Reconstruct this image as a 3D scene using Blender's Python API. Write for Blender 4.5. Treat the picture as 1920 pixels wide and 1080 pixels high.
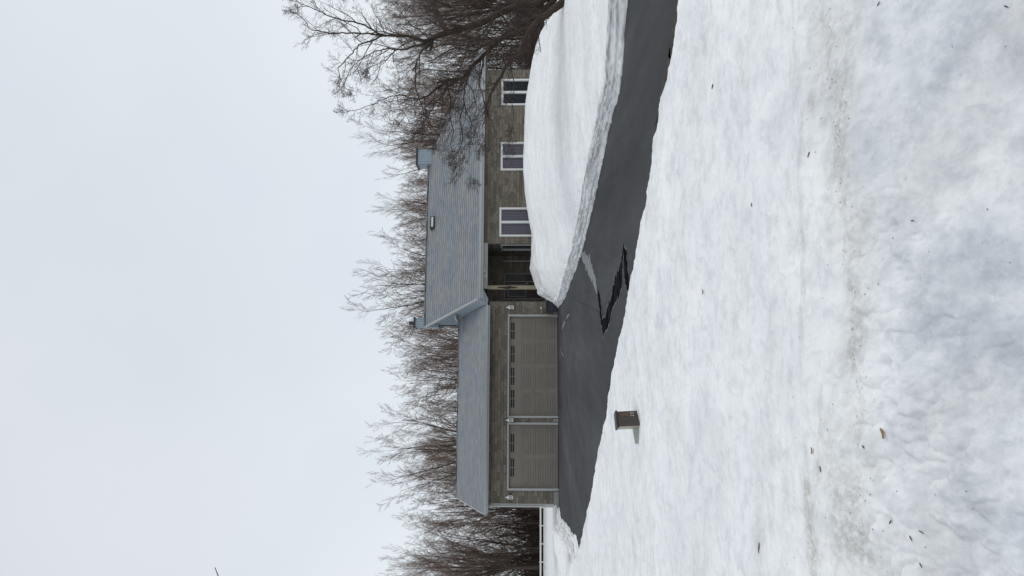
import bpy, math, random
import numpy as np
from mathutils import Vector, Matrix

for o in list(bpy.data.objects):
    bpy.data.objects.remove(o)
scn = bpy.context.scene
C = scn.collection
R = math.radians

# ------------------------------------------------------------------ camera
F = 1387.0          # focal length in pixels of the 1920 px long side
EYE = 1.32          # eye height above the driveway
PITCH = math.atan(36 / F)
cd = bpy.data.cameras.new('camera')
cam = bpy.data.objects.new('camera', cd)
C.objects.link(cam)
cd.sensor_width = 36
cd.sensor_fit = 'HORIZONTAL'
cd.lens = F / 1920 * 36
cd.clip_start = 0.05
cd.clip_end = 3000
up = Vector((0, -math.sin(PITCH), math.cos(PITCH)))
fw = Vector((0, math.cos(PITCH), math.sin(PITCH)))
xa, ya, za = -up, Vector((1, 0, 0)), -fw      # the phone was held upright, the picture lies on its side
cam.matrix_world = Matrix(((xa.x, ya.x, za.x, 0), (xa.y, ya.y, za.y, 0), (xa.z, ya.z, za.z, EYE), (0, 0, 0, 1)))
scn.camera = cam

# ------------------------------------------------------------------ world, sun, exposure
scn.view_settings.view_transform = 'Standard'
scn.view_settings.look = 'None'
scn.view_settings.exposure = 0
scn.view_settings.gamma = 1
SUN_EL, SUN_ROT = 55, 95
w = bpy.data.worlds.new('World')
scn.world = w
w.use_nodes = True
nt = w.node_tree
nt.nodes.clear()
out = nt.nodes.new('ShaderNodeOutputWorld')
sky = nt.nodes.new('ShaderNodeTexSky')
sky.sky_type = 'NISHITA'
sky.sun_disc = False
sky.sun_elevation = R(SUN_EL)
sky.sun_rotation = R(SUN_ROT)
hs = nt.nodes.new('ShaderNodeHueSaturation')
hs.inputs['Saturation'].default_value = 0.25
nt.links.new(sky.outputs[0], hs.inputs['Color'])
b1 = nt.nodes.new('ShaderNodeBackground')
b1.inputs[1].default_value = 0.05
nt.links.new(hs.outputs[0], b1.inputs[0])
tc = nt.nodes.new('ShaderNodeTexCoord')
nz = nt.nodes.new('ShaderNodeTexNoise')
nz.inputs['Scale'].default_value = 2.2
nz.inputs['Detail'].default_value = 3
nt.links.new(tc.outputs['Generated'], nz.inputs['Vector'])
cr = nt.nodes.new('ShaderNodeValToRGB')
cr.color_ramp.elements[0].position = 0.3
cr.color_ramp.elements[0].color = (0.50, 0.548, 0.602, 1)
cr.color_ramp.elements[1].position = 0.7
cr.color_ramp.elements[1].color = (0.59, 0.625, 0.655, 1)
nt.links.new(nz.outputs[0], cr.inputs[0])
b2 = nt.nodes.new('ShaderNodeBackground')
b2.inputs[1].default_value = 1.0
nt.links.new(cr.outputs[0], b2.inputs[0])
ad = nt.nodes.new('ShaderNodeAddShader')
nt.links.new(b1.outputs[0], ad.inputs[0])
nt.links.new(b2.outputs[0], ad.inputs[1])
nt.links.new(ad.outputs[0], out.inputs[0])

sd = bpy.data.lights.new('sun', 'SUN')
sd.energy = 0.7
sd.angle = R(22)
sd.color = (1, 0.96, 0.91)
sun = bpy.data.objects.new('sun', sd)
C.objects.link(sun)
# sun rotation: direction it shines from (azimuth measured like the sky texture, from +Y clockwise)
az = R(SUN_ROT)
sdir = Vector((math.sin(az) * math.cos(R(SUN_EL)), math.cos(az) * math.cos(R(SUN_EL)), math.sin(R(SUN_EL))))
sun.rotation_euler = sdir.to_track_quat('Z', 'Y').to_euler()


# ------------------------------------------------------------------ helpers
def ray(x, y):
    """direction through photograph pixel (x, y); forward component along +Y"""
    dx = (540 - y) / F
    du = (960 - x) / F
    return Vector((dx, math.cos(PITCH) - du * math.sin(PITCH), math.sin(PITCH) + du * math.cos(PITCH)))


def on_ground(x, y, h=0.0):
    d = ray(x, y)
    t = (h - EYE) / d.z
    return Vector((d.x * t, d.y * t, h))


def at_depth(x, y, Y):
    d = ray(x, y)
    t = Y / d.y
    return Vector((d.x * t, Y, EYE + d.z * t))


def tag(o, label=None, cat=None, group=None, kind=None):
    if label: o['label'] = label
    if cat: o['category'] = cat
    if group: o['group'] = group
    if kind: o['kind'] = kind
    return o


def empty(name, loc=(0, 0, 0), rz=0, parent=None):
    o = bpy.data.objects.new(name, None)
    o.empty_display_size = 0.2
    C.objects.link(o)
    o.location = loc
    o.rotation_euler = (0, 0, rz)
    if parent: o.parent = parent
    return o


class MB:
    """collects faces with UVs in metres and links them as one mesh object"""
    def __init__(s):
        s.v = []; s.f = []; s.uv = []

    def quad(s, a, b, c, d, uv=None):
        i = len(s.v)
        s.v += [tuple(a), tuple(b), tuple(c), tuple(d)]
        s.f.append((i, i + 1, i + 2, i + 3))
        if uv is None:
            A, B, D = Vector(a), Vector(b), Vector(d)
            w_ = (B - A).length; h_ = (D - A).length
            uv = ((0, 0), (w_, 0), (w_, h_), (0, h_))
        s.uv += list(uv)

    def poly(s, pts, uv=None):
        i = len(s.v)
        s.v += [tuple(p) for p in pts]
        s.f.append(tuple(range(i, i + len(pts))))
        s.uv += list(uv) if uv else [(p[0], p[2]) for p in pts]

    def box(s, x0, x1, y0, y1, z0, z1):
        p = lambda x, y, z: (x, y, z)
        s.quad(p(x0, y0, z0), p(x1, y0, z0), p(x1, y0, z1), p(x0, y0, z1), ((x0, z0), (x1, z0), (x1, z1), (x0, z1)))
        s.quad(p(x1, y1, z0), p(x0, y1, z0), p(x0, y1, z1), p(x1, y1, z1), ((x1, z0), (x0, z0), (x0, z1), (x1, z1)))
        s.quad(p(x0, y1, z0), p(x0, y0, z0), p(x0, y0, z1), p(x0, y1, z1), ((y1, z0), (y0, z0), (y0, z1), (y1, z1)))
        s.quad(p(x1, y0, z0), p(x1, y1, z0), p(x1, y1, z1), p(x1, y0, z1), ((y0, z0), (y1, z0), (y1, z1), (y0, z1)))
        s.quad(p(x0, y0, z1), p(x1, y0, z1), p(x1, y1, z1), p(x0, y1, z1), ((x0, y0), (x1, y0), (x1, y1), (x0, y1)))
        s.quad(p(x0, y1, z0), p(x1, y1, z0), p(x1, y0, z0), p(x0, y0, z0), ((x0, y1), (x1, y1), (x1, y0), (x0, y0)))
        return s

    def build(s, name, m, parent=None, bevel=0, smooth=False):
        me = bpy.data.meshes.new(name)
        me.from_pydata(s.v, [], s.f)
        ul = me.uv_layers.new(name='UVMap')
        ul.data.foreach_set('uv', [c for p in s.uv for c in p])
        if m: me.materials.append(m)
        me.update()
        if smooth:
            me.polygons.foreach_set('use_smooth', [True] * len(me.polygons))
        o = bpy.data.objects.new(name, me)
        C.objects.link(o)
        if parent: o.parent = parent
        if bevel:
            b = o.modifiers.new('weld', 'WELD'); b.merge_threshold = 0.0005
            b = o.modifiers.new('bevel', 'BEVEL'); b.width = bevel; b.segments = 2; b.limit_method = 'ANGLE'
        return o


def box(name, m, parent, x0, x1, y0, y1, z0, z1, bevel=0):
    return MB().box(x0, x1, y0, y1, z0, z1).build(name, m, parent, bevel)


def grid_mesh(name, P, m, parent=None, attrs=None, uv=None, flip=False, close=False):
    """P: (n, k, 3) numpy grid"""
    n, k = P.shape[:2]
    me = bpy.data.meshes.new(name)
    nn = n if close else n - 1
    i, j = np.meshgrid(np.arange(nn), np.arange(k - 1), indexing='ij')
    i2 = (i + 1) % n
    q = np.stack([i * k + j, i2 * k + j, i2 * k + j + 1, i * k + j + 1], -1).reshape(-1, 4)
    if flip: q = q[:, ::-1]
    me.vertices.add(n * k)
    me.vertices.foreach_set('co', P.reshape(-1).astype(np.float32))
    me.loops.add(q.size)
    me.loops.foreach_set('vertex_index', q.reshape(-1).astype(np.int32))
    me.polygons.add(len(q))
    me.polygons.foreach_set('loop_start', (np.arange(len(q)) * 4).astype(np.int32))
    me.polygons.foreach_set('loop_total', np.full(len(q), 4, np.int32))
    me.update(calc_edges=True)
    me.polygons.foreach_set('use_smooth', np.ones(len(q), bool))
    if attrs:
        for an, A in attrs.items():
            a = me.attributes.new(an, 'FLOAT', 'POINT')
            a.data.foreach_set('value', A.reshape(-1).astype(np.float32))
    if uv is not None:
        ul = me.uv_layers.new(name='UVMap')
        ul.data.foreach_set('uv', uv.reshape(-1, 2)[q.reshape(-1)].reshape(-1).astype(np.float32))
    me.materials.append(m)
    o = bpy.data.objects.new(name, me)
    C.objects.link(o)
    if parent: o.parent = parent
    return o


rng = np.random.RandomState(7)
TAB = rng.rand(256, 256)


def vnoise(x, y):
    xi = np.floor(x).astype(int); yi = np.floor(y).astype(int)
    fx = x - xi; fy = y - yi
    fx = fx * fx * (3 - 2 * fx); fy = fy * fy * (3 - 2 * fy)
    g = lambda a, b: TAB[a % 256, b % 256]
    return (g(xi, yi) * (1 - fx) + g(xi + 1, yi) * fx) * (1 - fy) + (g(xi, yi + 1) * (1 - fx) + g(xi + 1, yi + 1) * fx) * fy


def fbm(x, y, sc, octv=4, gain=0.5):
    s = 0; a = 1; t = 0
    for k in range(octv):
        s = s + a * (vnoise(x * sc + 17.3 * k, y * sc + 9.1 * k) - 0.5)
        t += a; a *= gain; sc *= 2.03
    return s / t * 2


# ------------------------------------------------------------------ materials
def mat(name, rough=0.8, spec=0.3, metallic=0):
    m = bpy.data.materials.new(name)
    m.use_nodes = True
    b = m.node_tree.nodes['Principled BSDF']
    b.inputs['Roughness'].default_value = rough
    b.inputs['Specular IOR Level'].default_value = spec
    b.inputs['Metallic'].default_value = metallic
    return m, m.node_tree, b


def N(nt, t, **kw):
    n = nt.nodes.new(t)
    for k, v in kw.items():
        if k in n.inputs: n.inputs[k].default_value = v
        else: setattr(n, k, v)
    return n


def ramp(nt, src, stops):
    r = nt.nodes.new('ShaderNodeValToRGB')
    e = r.color_ramp.elements
    while len(e) < len(stops): e.new(0.5)
    for i, (p, c) in enumerate(stops):
        e[i].position = p
        e[i].color = (*c, 1) if len(c) == 3 else c
    nt.links.new(src, r.inputs[0])
    return r


def mixc(nt, fac, a, b, mode='MIX'):
    m = nt.nodes.new('ShaderNodeMix'); m.data_type = 'RGBA'; m.blend_type = mode
    for sock, v in ((0, fac), (6, a), (7, b)):
        if hasattr(v, 'is_output'): nt.links.new(v, m.inputs[sock])
        elif sock == 0: m.inputs[0].default_value = v
        else: m.inputs[sock].default_value = (*v, 1)
    return m.outputs[2]


def noise(nt, coord, scale, detail=4, rough=0.55, dist=0):
    n = N(nt, 'ShaderNodeTexNoise', Scale=scale, Detail=detail, Roughness=rough, Distortion=dist)
    if coord is not None: nt.links.new(coord, n.inputs['Vector'])
    return n.outputs[0]


def mapping(nt, src, scale=(1, 1, 1), loc=(0, 0, 0)):
    m = nt.nodes.new('ShaderNodeMapping')
    m.inputs['Scale'].default_value = scale
    m.inputs['Location'].default_value = loc
    nt.links.new(src, m.inputs['Vector'])
    return m.outputs[0]


def bump(nt, b, h, strength=0.5, dist=0.01, chain=None):
    n = N(nt, 'ShaderNodeBump', Strength=strength, Distance=dist)
    nt.links.new(h, n.inputs['Height'])
    if chain: nt.links.new(chain, n.inputs['Normal'])
    nt.links.new(n.outputs[0], b.inputs['Normal'])
    return n.outputs[0]


def plain(name, col, rough=0.6, spec=0.3, var=0.12, scale=6, metallic=0, bmp=0.0):
    m, nt, b = mat(name, rough, spec, metallic)
    tc = N(nt, 'ShaderNodeTexCoord')
    n = noise(nt, tc.outputs['Object'], scale, 5, 0.6)
    lo = tuple(c * (1 - var) for c in col); hi = tuple(min(1, c * (1 + var)) for c in col)
    r = ramp(nt, n, [(0.3, lo), (0.7, hi)])
    nt.links.new(r.outputs[0], b.inputs['Base Color'])
    if bmp: bump(nt, b, n, bmp, 0.01)
    return m


def snow_material(name, attr=True, layered=False):
    m, nt, b = mat(name, 0.62, 0.25)
    tc = N(nt, 'ShaderNodeTexCoord')
    P = tc.outputs['Object']
    big = noise(nt, P, 0.9, 4, 0.6)
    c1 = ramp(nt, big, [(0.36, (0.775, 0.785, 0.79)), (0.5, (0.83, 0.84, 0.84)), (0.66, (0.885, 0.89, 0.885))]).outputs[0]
    if attr:      # crusty mottling on the near bank, plus slope shade darkened into its colour
        ca = N(nt, 'ShaderNodeAttribute', attribute_name='crust_shade').outputs['Fac']
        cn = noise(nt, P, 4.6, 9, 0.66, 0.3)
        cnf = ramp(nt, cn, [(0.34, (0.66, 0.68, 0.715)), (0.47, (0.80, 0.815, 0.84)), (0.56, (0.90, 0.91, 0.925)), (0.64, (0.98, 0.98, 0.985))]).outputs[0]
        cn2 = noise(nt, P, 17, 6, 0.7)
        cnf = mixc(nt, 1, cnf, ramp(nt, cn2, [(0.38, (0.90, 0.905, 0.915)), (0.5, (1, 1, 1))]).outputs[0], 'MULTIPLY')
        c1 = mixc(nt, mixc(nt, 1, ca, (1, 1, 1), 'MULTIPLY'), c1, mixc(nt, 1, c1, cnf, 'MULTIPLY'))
    bl = noise(nt, P, 2.3, 8, 0.68, 0.4)
    blf = ramp(nt, bl, [(0.34, (0.90, 0.905, 0.92)), (0.46, (0.955, 0.958, 0.965)), (0.57, (1, 1, 1))]).outputs[0]
    c1 = mixc(nt, 1, c1, blf, 'MULTIPLY')
    # warm soiled film in patches
    pn = noise(nt, mapping(nt, P, (1, 1.6, 1)), 0.7, 5, 0.65)
    pf = ramp(nt, pn, [(0.5, (0, 0, 0)), (0.72, (0.55, 0.55, 0.55))]).outputs[0]
    c2 = mixc(nt, pf, c1, (0.72, 0.71, 0.675))
    md = noise(nt, P, 7, 6, 0.7)
    mf = ramp(nt, md, [(0.36, (0.80, 0.815, 0.83)), (0.52, (1, 1, 1))]).outputs[0]
    c3 = mixc(nt, 0.8, c2, mf, 'MULTIPLY')
    # fine grit
    gr = noise(nt, P, 70, 3, 0.8)
    gf = ramp(nt, gr, [(0.70, (0, 0, 0)), (0.76, (1, 1, 1))]).outputs[0]
    gm = noise(nt, P, 1.7, 3, 0.6)
    gmf = ramp(nt, gm, [(0.5, (0, 0, 0)), (0.75, (0.8, 0.8, 0.8))]).outputs[0]
    gg = mixc(nt, 1, gf, gmf, 'MULTIPLY')
    c4 = mixc(nt, gg, c3, (0.30, 0.26, 0.22))
    if attr:
        at = N(nt, 'ShaderNodeAttribute', attribute_name='dirt')
        dn = noise(nt, P, 26, 7, 0.75)
        dr = ramp(nt, dn, [(0.36, (0.15, 0.15, 0.15)), (0.60, (1, 1, 1))]).outputs[0]
        df = mixc(nt, 1, at.outputs['Color'], dr, 'MULTIPLY')
        c4 = mixc(nt, df, c4, (0.42, 0.405, 0.375))
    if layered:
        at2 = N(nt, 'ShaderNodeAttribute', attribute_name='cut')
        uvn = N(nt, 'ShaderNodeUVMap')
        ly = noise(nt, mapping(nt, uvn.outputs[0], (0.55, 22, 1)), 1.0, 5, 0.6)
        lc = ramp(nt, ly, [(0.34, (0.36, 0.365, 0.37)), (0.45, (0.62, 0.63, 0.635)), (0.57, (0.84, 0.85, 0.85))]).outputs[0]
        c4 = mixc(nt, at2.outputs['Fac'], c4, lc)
    nt.links.new(c4, b.inputs['Base Color'])
    h1 = noise(nt, P, 34, 6, 0.75)
    ch = bump(nt, b, h1, 0.35, 0.012)
    h2 = noise(nt, P, 160, 3, 0.7)
    bump(nt, b, h2, 0.25, 0.004, ch)
    return m


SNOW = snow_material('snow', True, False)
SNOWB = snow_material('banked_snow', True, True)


def asphalt_material():
    m, nt, b = mat('asphalt', 0.85, 0.12)
    tc = N(nt, 'ShaderNodeTexCoord'); P = tc.outputs['Object']
    a = noise(nt, mapping(nt, P, (1.4, 0.25, 1)), 0.5, 6, 0.65)
    c = ramp(nt, a, [(0.32, (0.034, 0.035, 0.038)), (0.5, (0.055, 0.0565, 0.060)), (0.68, (0.082, 0.083, 0.086))]).outputs[0]
    g = noise(nt, P, 90, 3, 0.8)
    gf = ramp(nt, g, [(0.35, (0.8, 0.8, 0.8)), (0.7, (1.2, 1.2, 1.2))]).outputs[0]
    c = mixc(nt, 1, c, gf, 'MULTIPLY')
    # thin cracks
    vo = N(nt, 'ShaderNodeTexVoronoi', feature='DISTANCE_TO_EDGE', Scale=0.16)
    wv = noise(nt, P, 0.8, 4, 0.6)
    cc = mixc(nt, 0.12, P, wv)
    nt.links.new(cc, vo.inputs['Vector'])
    cf = ramp(nt, vo.outputs['Distance'], [(0.0, (1, 1, 1)), (0.004, (0, 0, 0))]).outputs[0]
    c = mixc(nt, mixc(nt, 1, cf, (0.7, 0.7, 0.7), 'MULTIPLY'), c, (0.022, 0.022, 0.024))
    nt.links.new(c, b.inputs['Base Color'])
    bump(nt, b, g, 0.3, 0.006)
    return m


def stone_material():
    m, nt, b = mat('stone_facing', 0.9, 0.2)
    uv = N(nt, 'ShaderNodeUVMap').outputs[0]
    wob = mixc(nt, 0.03, uv, noise(nt, uv, 3, 2))
    facs = []
    br = N(nt, 'ShaderNodeTexBrick', offset=0.37, squash=1.5, squash_frequency=3, Scale=1.0)
    br.inputs['Brick Width'].default_value = 0.36
    br.inputs['Row Height'].default_value = 0.145
    br.inputs['Mortar Size'].default_value = 0.006
    br.inputs['Bias'].default_value = 0.0
    br.inputs['Color1'].default_value = (0, 0, 0, 1)
    br.inputs['Color2'].default_value = (1, 1, 1, 1)
    br.inputs['Mortar'].default_value = (0.1, 0.1, 0.1, 1)
    nt.links.new(wob, br.inputs['Vector'])
    c = ramp(nt, br.outputs['Color'], [(0.0, (0.142, 0.126, 0.102)), (0.4, (0.190, 0.169, 0.140)), (0.7, (0.215, 0.192, 0.16)), (1.0, (0.245, 0.220, 0.187))]).outputs[0]
    n = noise(nt, uv, 9, 6, 0.7)
    nf = ramp(nt, n, [(0.25, (0.72, 0.72, 0.72)), (0.7, (1.15, 1.13, 1.1))]).outputs[0]
    c = mixc(nt, 1, c, nf, 'MULTIPLY')
    n2 = noise(nt, uv, 0.7, 3, 0.6)
    nf2 = ramp(nt, n2, [(0.3, (0.85, 0.86, 0.88)), (0.7, (1.1, 1.08, 1.05))]).outputs[0]
    c = mixc(nt, 1, c, nf2, 'MULTIPLY')
    c = mixc(nt, mixc(nt, 1, br.outputs['Fac'], (0.8, 0.8, 0.8), 'MULTIPLY'), c, (0.115, 0.108, 0.095))
    nt.links.new(c, b.inputs['Base Color'])
    inv = N(nt, 'ShaderNodeMath', operation='SUBTRACT'); inv.inputs[0].default_value = 1
    nt.links.new(br.outputs['Fac'], inv.inputs[1])
    ch = bump(nt, b, inv.outputs[0], 0.8, 0.02)
    bump(nt, b, n, 0.6, 0.015, ch)
    return m


def roof_material():
    m, nt, b = mat('grey_shingle', 0.85, 0.25)
    uv = N(nt, 'ShaderNodeUVMap').outputs[0]
    def mth(op, a, b=None):
        q = N(nt, 'ShaderNodeMath', operation=op)
        for k_, v_ in ((0, a), (1, b)):
            if v_ is None: continue
            if hasattr(v_, 'is_output'): nt.links.new(v_, q.inputs[k_])
            else: q.inputs[k_].default_value = v_
        return q.outputs[0]
    s0_ = N(nt, 'ShaderNodeSeparateXYZ'); nt.links.new(uv, s0_.inputs[0])
    col = mth('FLOOR', mth('DIVIDE', s0_.outputs[0], 0.30))
    wn = N(nt, 'ShaderNodeTexWhiteNoise', noise_dimensions='1D'); nt.links.new(col, wn.inputs['W'])
    step = mth('ADD', mth('MULTIPLY', mth('PINGPONG', mth('MULTIPLY', col, 0.23), 1.0), 0.55), mth('MULTIPLY', wn.outputs['Value'], 0.25))
    vv = mth('ADD', mth('DIVIDE', s0_.outputs[1], 0.25), step)
    row = mth('FLOOR', vv)
    frc = mth('FRACT', vv)
    cx = N(nt, 'ShaderNodeCombineXYZ'); nt.links.new(col, cx.inputs[0]); nt.links.new(row, cx.inputs[1])
    w2 = N(nt, 'ShaderNodeTexWhiteNoise', noise_dimensions='2D'); nt.links.new(cx.outputs[0], w2.inputs['Vector'])
    tile = ramp(nt, w2.outputs['Value'], [(0, (0.196, 0.210, 0.224)), (1, (0.245, 0.260, 0.272))]).outputs[0]
    line = ramp(nt, frc, [(0.0, (1, 1, 1)), (0.13, (1, 1, 1)), (0.19, (0, 0, 0)), (1.0, (0, 0, 0))]).outputs[0]
    base_c = mixc(nt, line, tile, (0.065, 0.072, 0.078))
    n = noise(nt, uv, 0.8, 4, 0.6)
    nf = ramp(nt, n, [(0.36, (0.89, 0.94, 1.01)), (0.5, (0.97, 0.98, 0.985)), (0.66, (1.09, 1.03, 0.96))]).outputs[0]
    c = mixc(nt, 1, base_c, nf, 'MULTIPLY')
    n3 = noise(nt, uv, 40, 3, 0.7)
    c = mixc(nt, 0.6, c, ramp(nt, n3, [(0.3, (0.75, 0.75, 0.75)), (0.7, (1.2, 1.2, 1.2))]).outputs[0], 'MULTIPLY')
    nt.links.new(c, b.inputs['Base Color'])
    # each course rises towards its lower edge
    sb = N(nt, 'ShaderNodeMath', operation='SUBTRACT'); sb.inputs[0].default_value = 1; nt.links.new(frc, sb.inputs[1])
    bump(nt, b, sb.outputs[0], 0.6, 0.03)
    return m


def siding_material(name, lo, hi, pitch=0.16, axis=1):
    m, nt, b = mat(name, 0.5, 0.35)
    uv = N(nt, 'ShaderNodeUVMap').outputs[0]
    sx = N(nt, 'ShaderNodeSeparateXYZ'); nt.links.new(uv, sx.inputs[0])
    dv = N(nt, 'ShaderNodeMath', operation='DIVIDE'); nt.links.new(sx.outputs[axis], dv.inputs[0]); dv.inputs[1].default_value = pitch
    fr = N(nt, 'ShaderNodeMath', operation='FRACT'); nt.links.new(dv.outputs[0], fr.inputs[0])
    g = ramp(nt, fr.outputs[0], [(0.0, tuple(c * 0.45 for c in lo)), (0.14, lo), (1.0, hi)]).outputs[0]
    n = noise(nt, uv, 3, 4)
    c = mixc(nt, 1, g, ramp(nt, n, [(0.3, (0.93, 0.93, 0.93)), (0.7, (1.05, 1.05, 1.05))]).outputs[0], 'MULTIPLY')
    nt.links.new(c, b.inputs['Base Color'])
    bump(nt, b, fr.outputs[0], 0.5, 0.02)
    return m


def door_panel_material():
    m, nt, b = mat('taupe_door_paint', 0.55, 0.3)
    tc = N(nt, 'ShaderNodeTexCoord')
    n = noise(nt, tc.outputs['Object'], 2.2, 5, 0.6)
    c = ramp(nt, n, [(0.3, (0.212, 0.190, 0.162)), (0.7, (0.238, 0.215, 0.184))]).outputs[0]
    fine = noise(nt, mapping(nt, tc.outputs['Object'], (60, 1, 8)), 3, 3, 0.6)
    c = mixc(nt, 1, c, ramp(nt, fine, [(0.3, (0.93, 0.93, 0.93)), (0.7, (1.06, 1.06, 1.06))]).outputs[0], 'MULTIPLY')
    nt.links.new(c, b.inputs['Base Color'])
    bump(nt, b, fine, 0.2, 0.003)
    return m


def blind_material(name, a, c2, pitch=0.09):
    m, nt, b = mat(name, 0.8, 0.1)
    uv = N(nt, 'ShaderNodeUVMap').outputs[0]
    sx = N(nt, 'ShaderNodeSeparateXYZ'); nt.links.new(uv, sx.inputs[0])
    dv = N(nt, 'ShaderNodeMath', operation='DIVIDE'); nt.links.new(sx.outputs[0], dv.inputs[0]); dv.inputs[1].default_value = pitch
    fr = N(nt, 'ShaderNodeMath', operation='FRACT'); nt.links.new(dv.outputs[0], fr.inputs[0])
    nt.links.new(ramp(nt, fr.outputs[0], [(0, tuple(q * .35 for q in a)), (0.2, a), (0.85, c2), (1, a)]).outputs[0], b.inputs['Base Color'])
    bump(nt, b, fr.outputs[0], 0.5, 0.02)
    return m


def glass_material():
    m = bpy.data.materials.new('window_glass'); m.use_nodes = True
    nt = m.node_tree; nt.nodes.clear()
    o = N(nt, 'ShaderNodeOutputMaterial'); t = N(nt, 'ShaderNodeBsdfTransparent'); g = N(nt, 'ShaderNodeBsdfGlossy')
    t.inputs[0].default_value = (0.8, 0.82, 0.84, 1); g.inputs['Roughness'].default_value = 0.03
    g.inputs[0].default_value = (0.9, 0.93, 1, 1)
    mx = N(nt, 'ShaderNodeMixShader'); fr = N(nt, 'ShaderNodeFresnel'); fr.inputs[0].default_value = 1.33
    nt.links.new(fr.outputs[0], mx.inputs[0]); nt.links.new(t.outputs[0], mx.inputs[1]); nt.links.new(g.outputs[0], mx.inputs[2])
    nt.links.new(mx.outputs[0], o.inputs[0])
    return m


def bark_material(name, a, b_, scale=9):
    m, nt, b = mat(name, 0.9, 0.15)
    tc = N(nt, 'ShaderNodeTexCoord')
    n = noise(nt, mapping(nt, tc.outputs['Object'], (1, 1, 0.3)), scale, 6, 0.7)
    nt.links.new(ramp(nt, n, [(0.3, a), (0.7, b_)]).outputs[0], b.inputs['Base Color'])
    bump(nt, b, n, 0.8, 0.03)
    return m


ASPH = asphalt_material()
STONE = stone_material()
ROOF = roof_material()
SIDING = siding_material('blue_grey_siding', (0.20, 0.245, 0.285), (0.27, 0.32, 0.365), 0.17)
SIDE_STONE = STONE
DOORP = door_panel_material()
TRIM = plain('light_grey_trim', (0.42, 0.43, 0.42), 0.5, 0.3, 0.05)
TRIMD = plain('grey_trim', (0.27, 0.28, 0.28), 0.5, 0.3, 0.06)
GUTTER = plain('grey_gutter_metal', (0.42, 0.45, 0.475), 0.4, 0.5, 0.06)
WHITE = plain('white_frame_paint', (0.72, 0.73, 0.71), 0.45, 0.35, 0.04)
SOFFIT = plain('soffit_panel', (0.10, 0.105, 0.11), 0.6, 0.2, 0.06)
DARK = plain('dark_interior', (0.012, 0.012, 0.015), 0.9, 0.05, 0.3)
GLASS = glass_material()
BLIND = blind_material('mauve_vertical_blind', (0.20, 0.175, 0.21), (0.38, 0.34, 0.39))
BLINDD = plain('dark_curtain', (0.018, 0.022, 0.035), 0.8, 0.1, 0.3)
WOOD = plain('pale_post_wood', (0.30, 0.265, 0.185), 0.7, 0.25, 0.2, 9, bmp=0.4)
DECOR = plain('dark_carved_ornament', (0.03, 0.025, 0.02), 0.7, 0.2)
REDWOOD = plain('brown_door_wood', (0.075, 0.045, 0.038), 0.6, 0.3, 0.2)
DOORFR = plain('grey_door_frame', (0.20, 0.215, 0.225), 0.5, 0.3, 0.05)
BLACKM = plain('black_metal', (0.02, 0.02, 0.022), 0.4, 0.5, 0.2)
BINM = plain('dark_bin_plastic', (0.045, 0.05, 0.056), 0.45, 0.4, 0.15)
CONC = plain('concrete_plinth', (0.27, 0.27, 0.265), 0.85, 0.2, 0.12, 5, bmp=0.3)
LAMPW = plain('white_lantern_paint', (0.80, 0.80, 0.78), 0.4, 0.4, 0.03)
LGLASS = plain('lantern_glass', (0.14, 0.15, 0.15), 0.15, 0.6, 0.1)
BROWNM = plain('brown_enamel', (0.06, 0.05, 0.043), 0.5, 0.35, 0.25, 25, bmp=0.2)
BROWNC = plain('dark_brown_cap', (0.035, 0.03, 0.028), 0.5, 0.35, 0.25, 20)
BEIGE = plain('beige_panel', (0.42, 0.39, 0.31), 0.6, 0.3, 0.12, 18)
SAGE = plain('sage_plate', (0.27, 0.30, 0.265), 0.6, 0.3, 0.08, 8)
ORANGE = plain('faded_orange_sticker', (0.12, 0.062, 0.04), 0.6, 0.3, 0.45, 60)
PALE = plain('pale_sticker', (0.6, 0.6, 0.58), 0.6, 0.3, 0.1)
BARK = bark_material('maple_bark', (0.030, 0.022, 0.017), (0.078, 0.061, 0.048))
TWIG = bark_material('maple_twig', (0.05, 0.037, 0.032), (0.11, 0.085, 0.075), 4)
BARK2 = bark_material('woodland_bark', (0.035, 0.027, 0.022), (0.085, 0.068, 0.057), 3)
TWIG2 = bark_material('woodland_twig', (0.135, 0.090, 0.068), (0.26, 0.188, 0.15), 2)
BRUSH = bark_material('brushwood', (0.03, 0.02, 0.016), (0.085, 0.055, 0.046), 2)
LITTER = plain('leaf_litter', (0.05, 0.034, 0.026), 0.95, 0.1, 0.5, 1.5, bmp=0.5)

# ------------------------------------------------------------------ ground
# base sheet of snow to the horizon
nr, na = 60, 96
rr = np.concatenate([[0.0], np.geomspace(3, 1500, nr - 1)])
aa = np.linspace(0, 2 * np.pi, na, endpoint=False)
G = np.zeros((na, nr, 3))
G[..., 0] = np.sin(aa)[:, None] * rr[None]
G[..., 1] = np.cos(aa)[:, None] * rr[None]
zz = -0.14 + 0.10 * np.clip((rr - 18) / 30, 0, 1)[None] + 0.0 * G[..., 0]
zz = zz + fbm(G[..., 0], G[..., 1], 0.12, 3) * 0.03 * np.clip((rr[None] - 40) / 20, 0, 1)
# the driveway and house stand on level ground: keep the sheet below them
zz = np.where((G[..., 1] < 60) & (np.abs(G[..., 0]) < 40), -0.6, zz)
G[..., 2] = zz
g = grid_mesh('ground', G, SNOW, flip=True, close=True, attrs={'dirt': np.zeros(G.shape[:2])})
tag(g, kind='structure')

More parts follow.
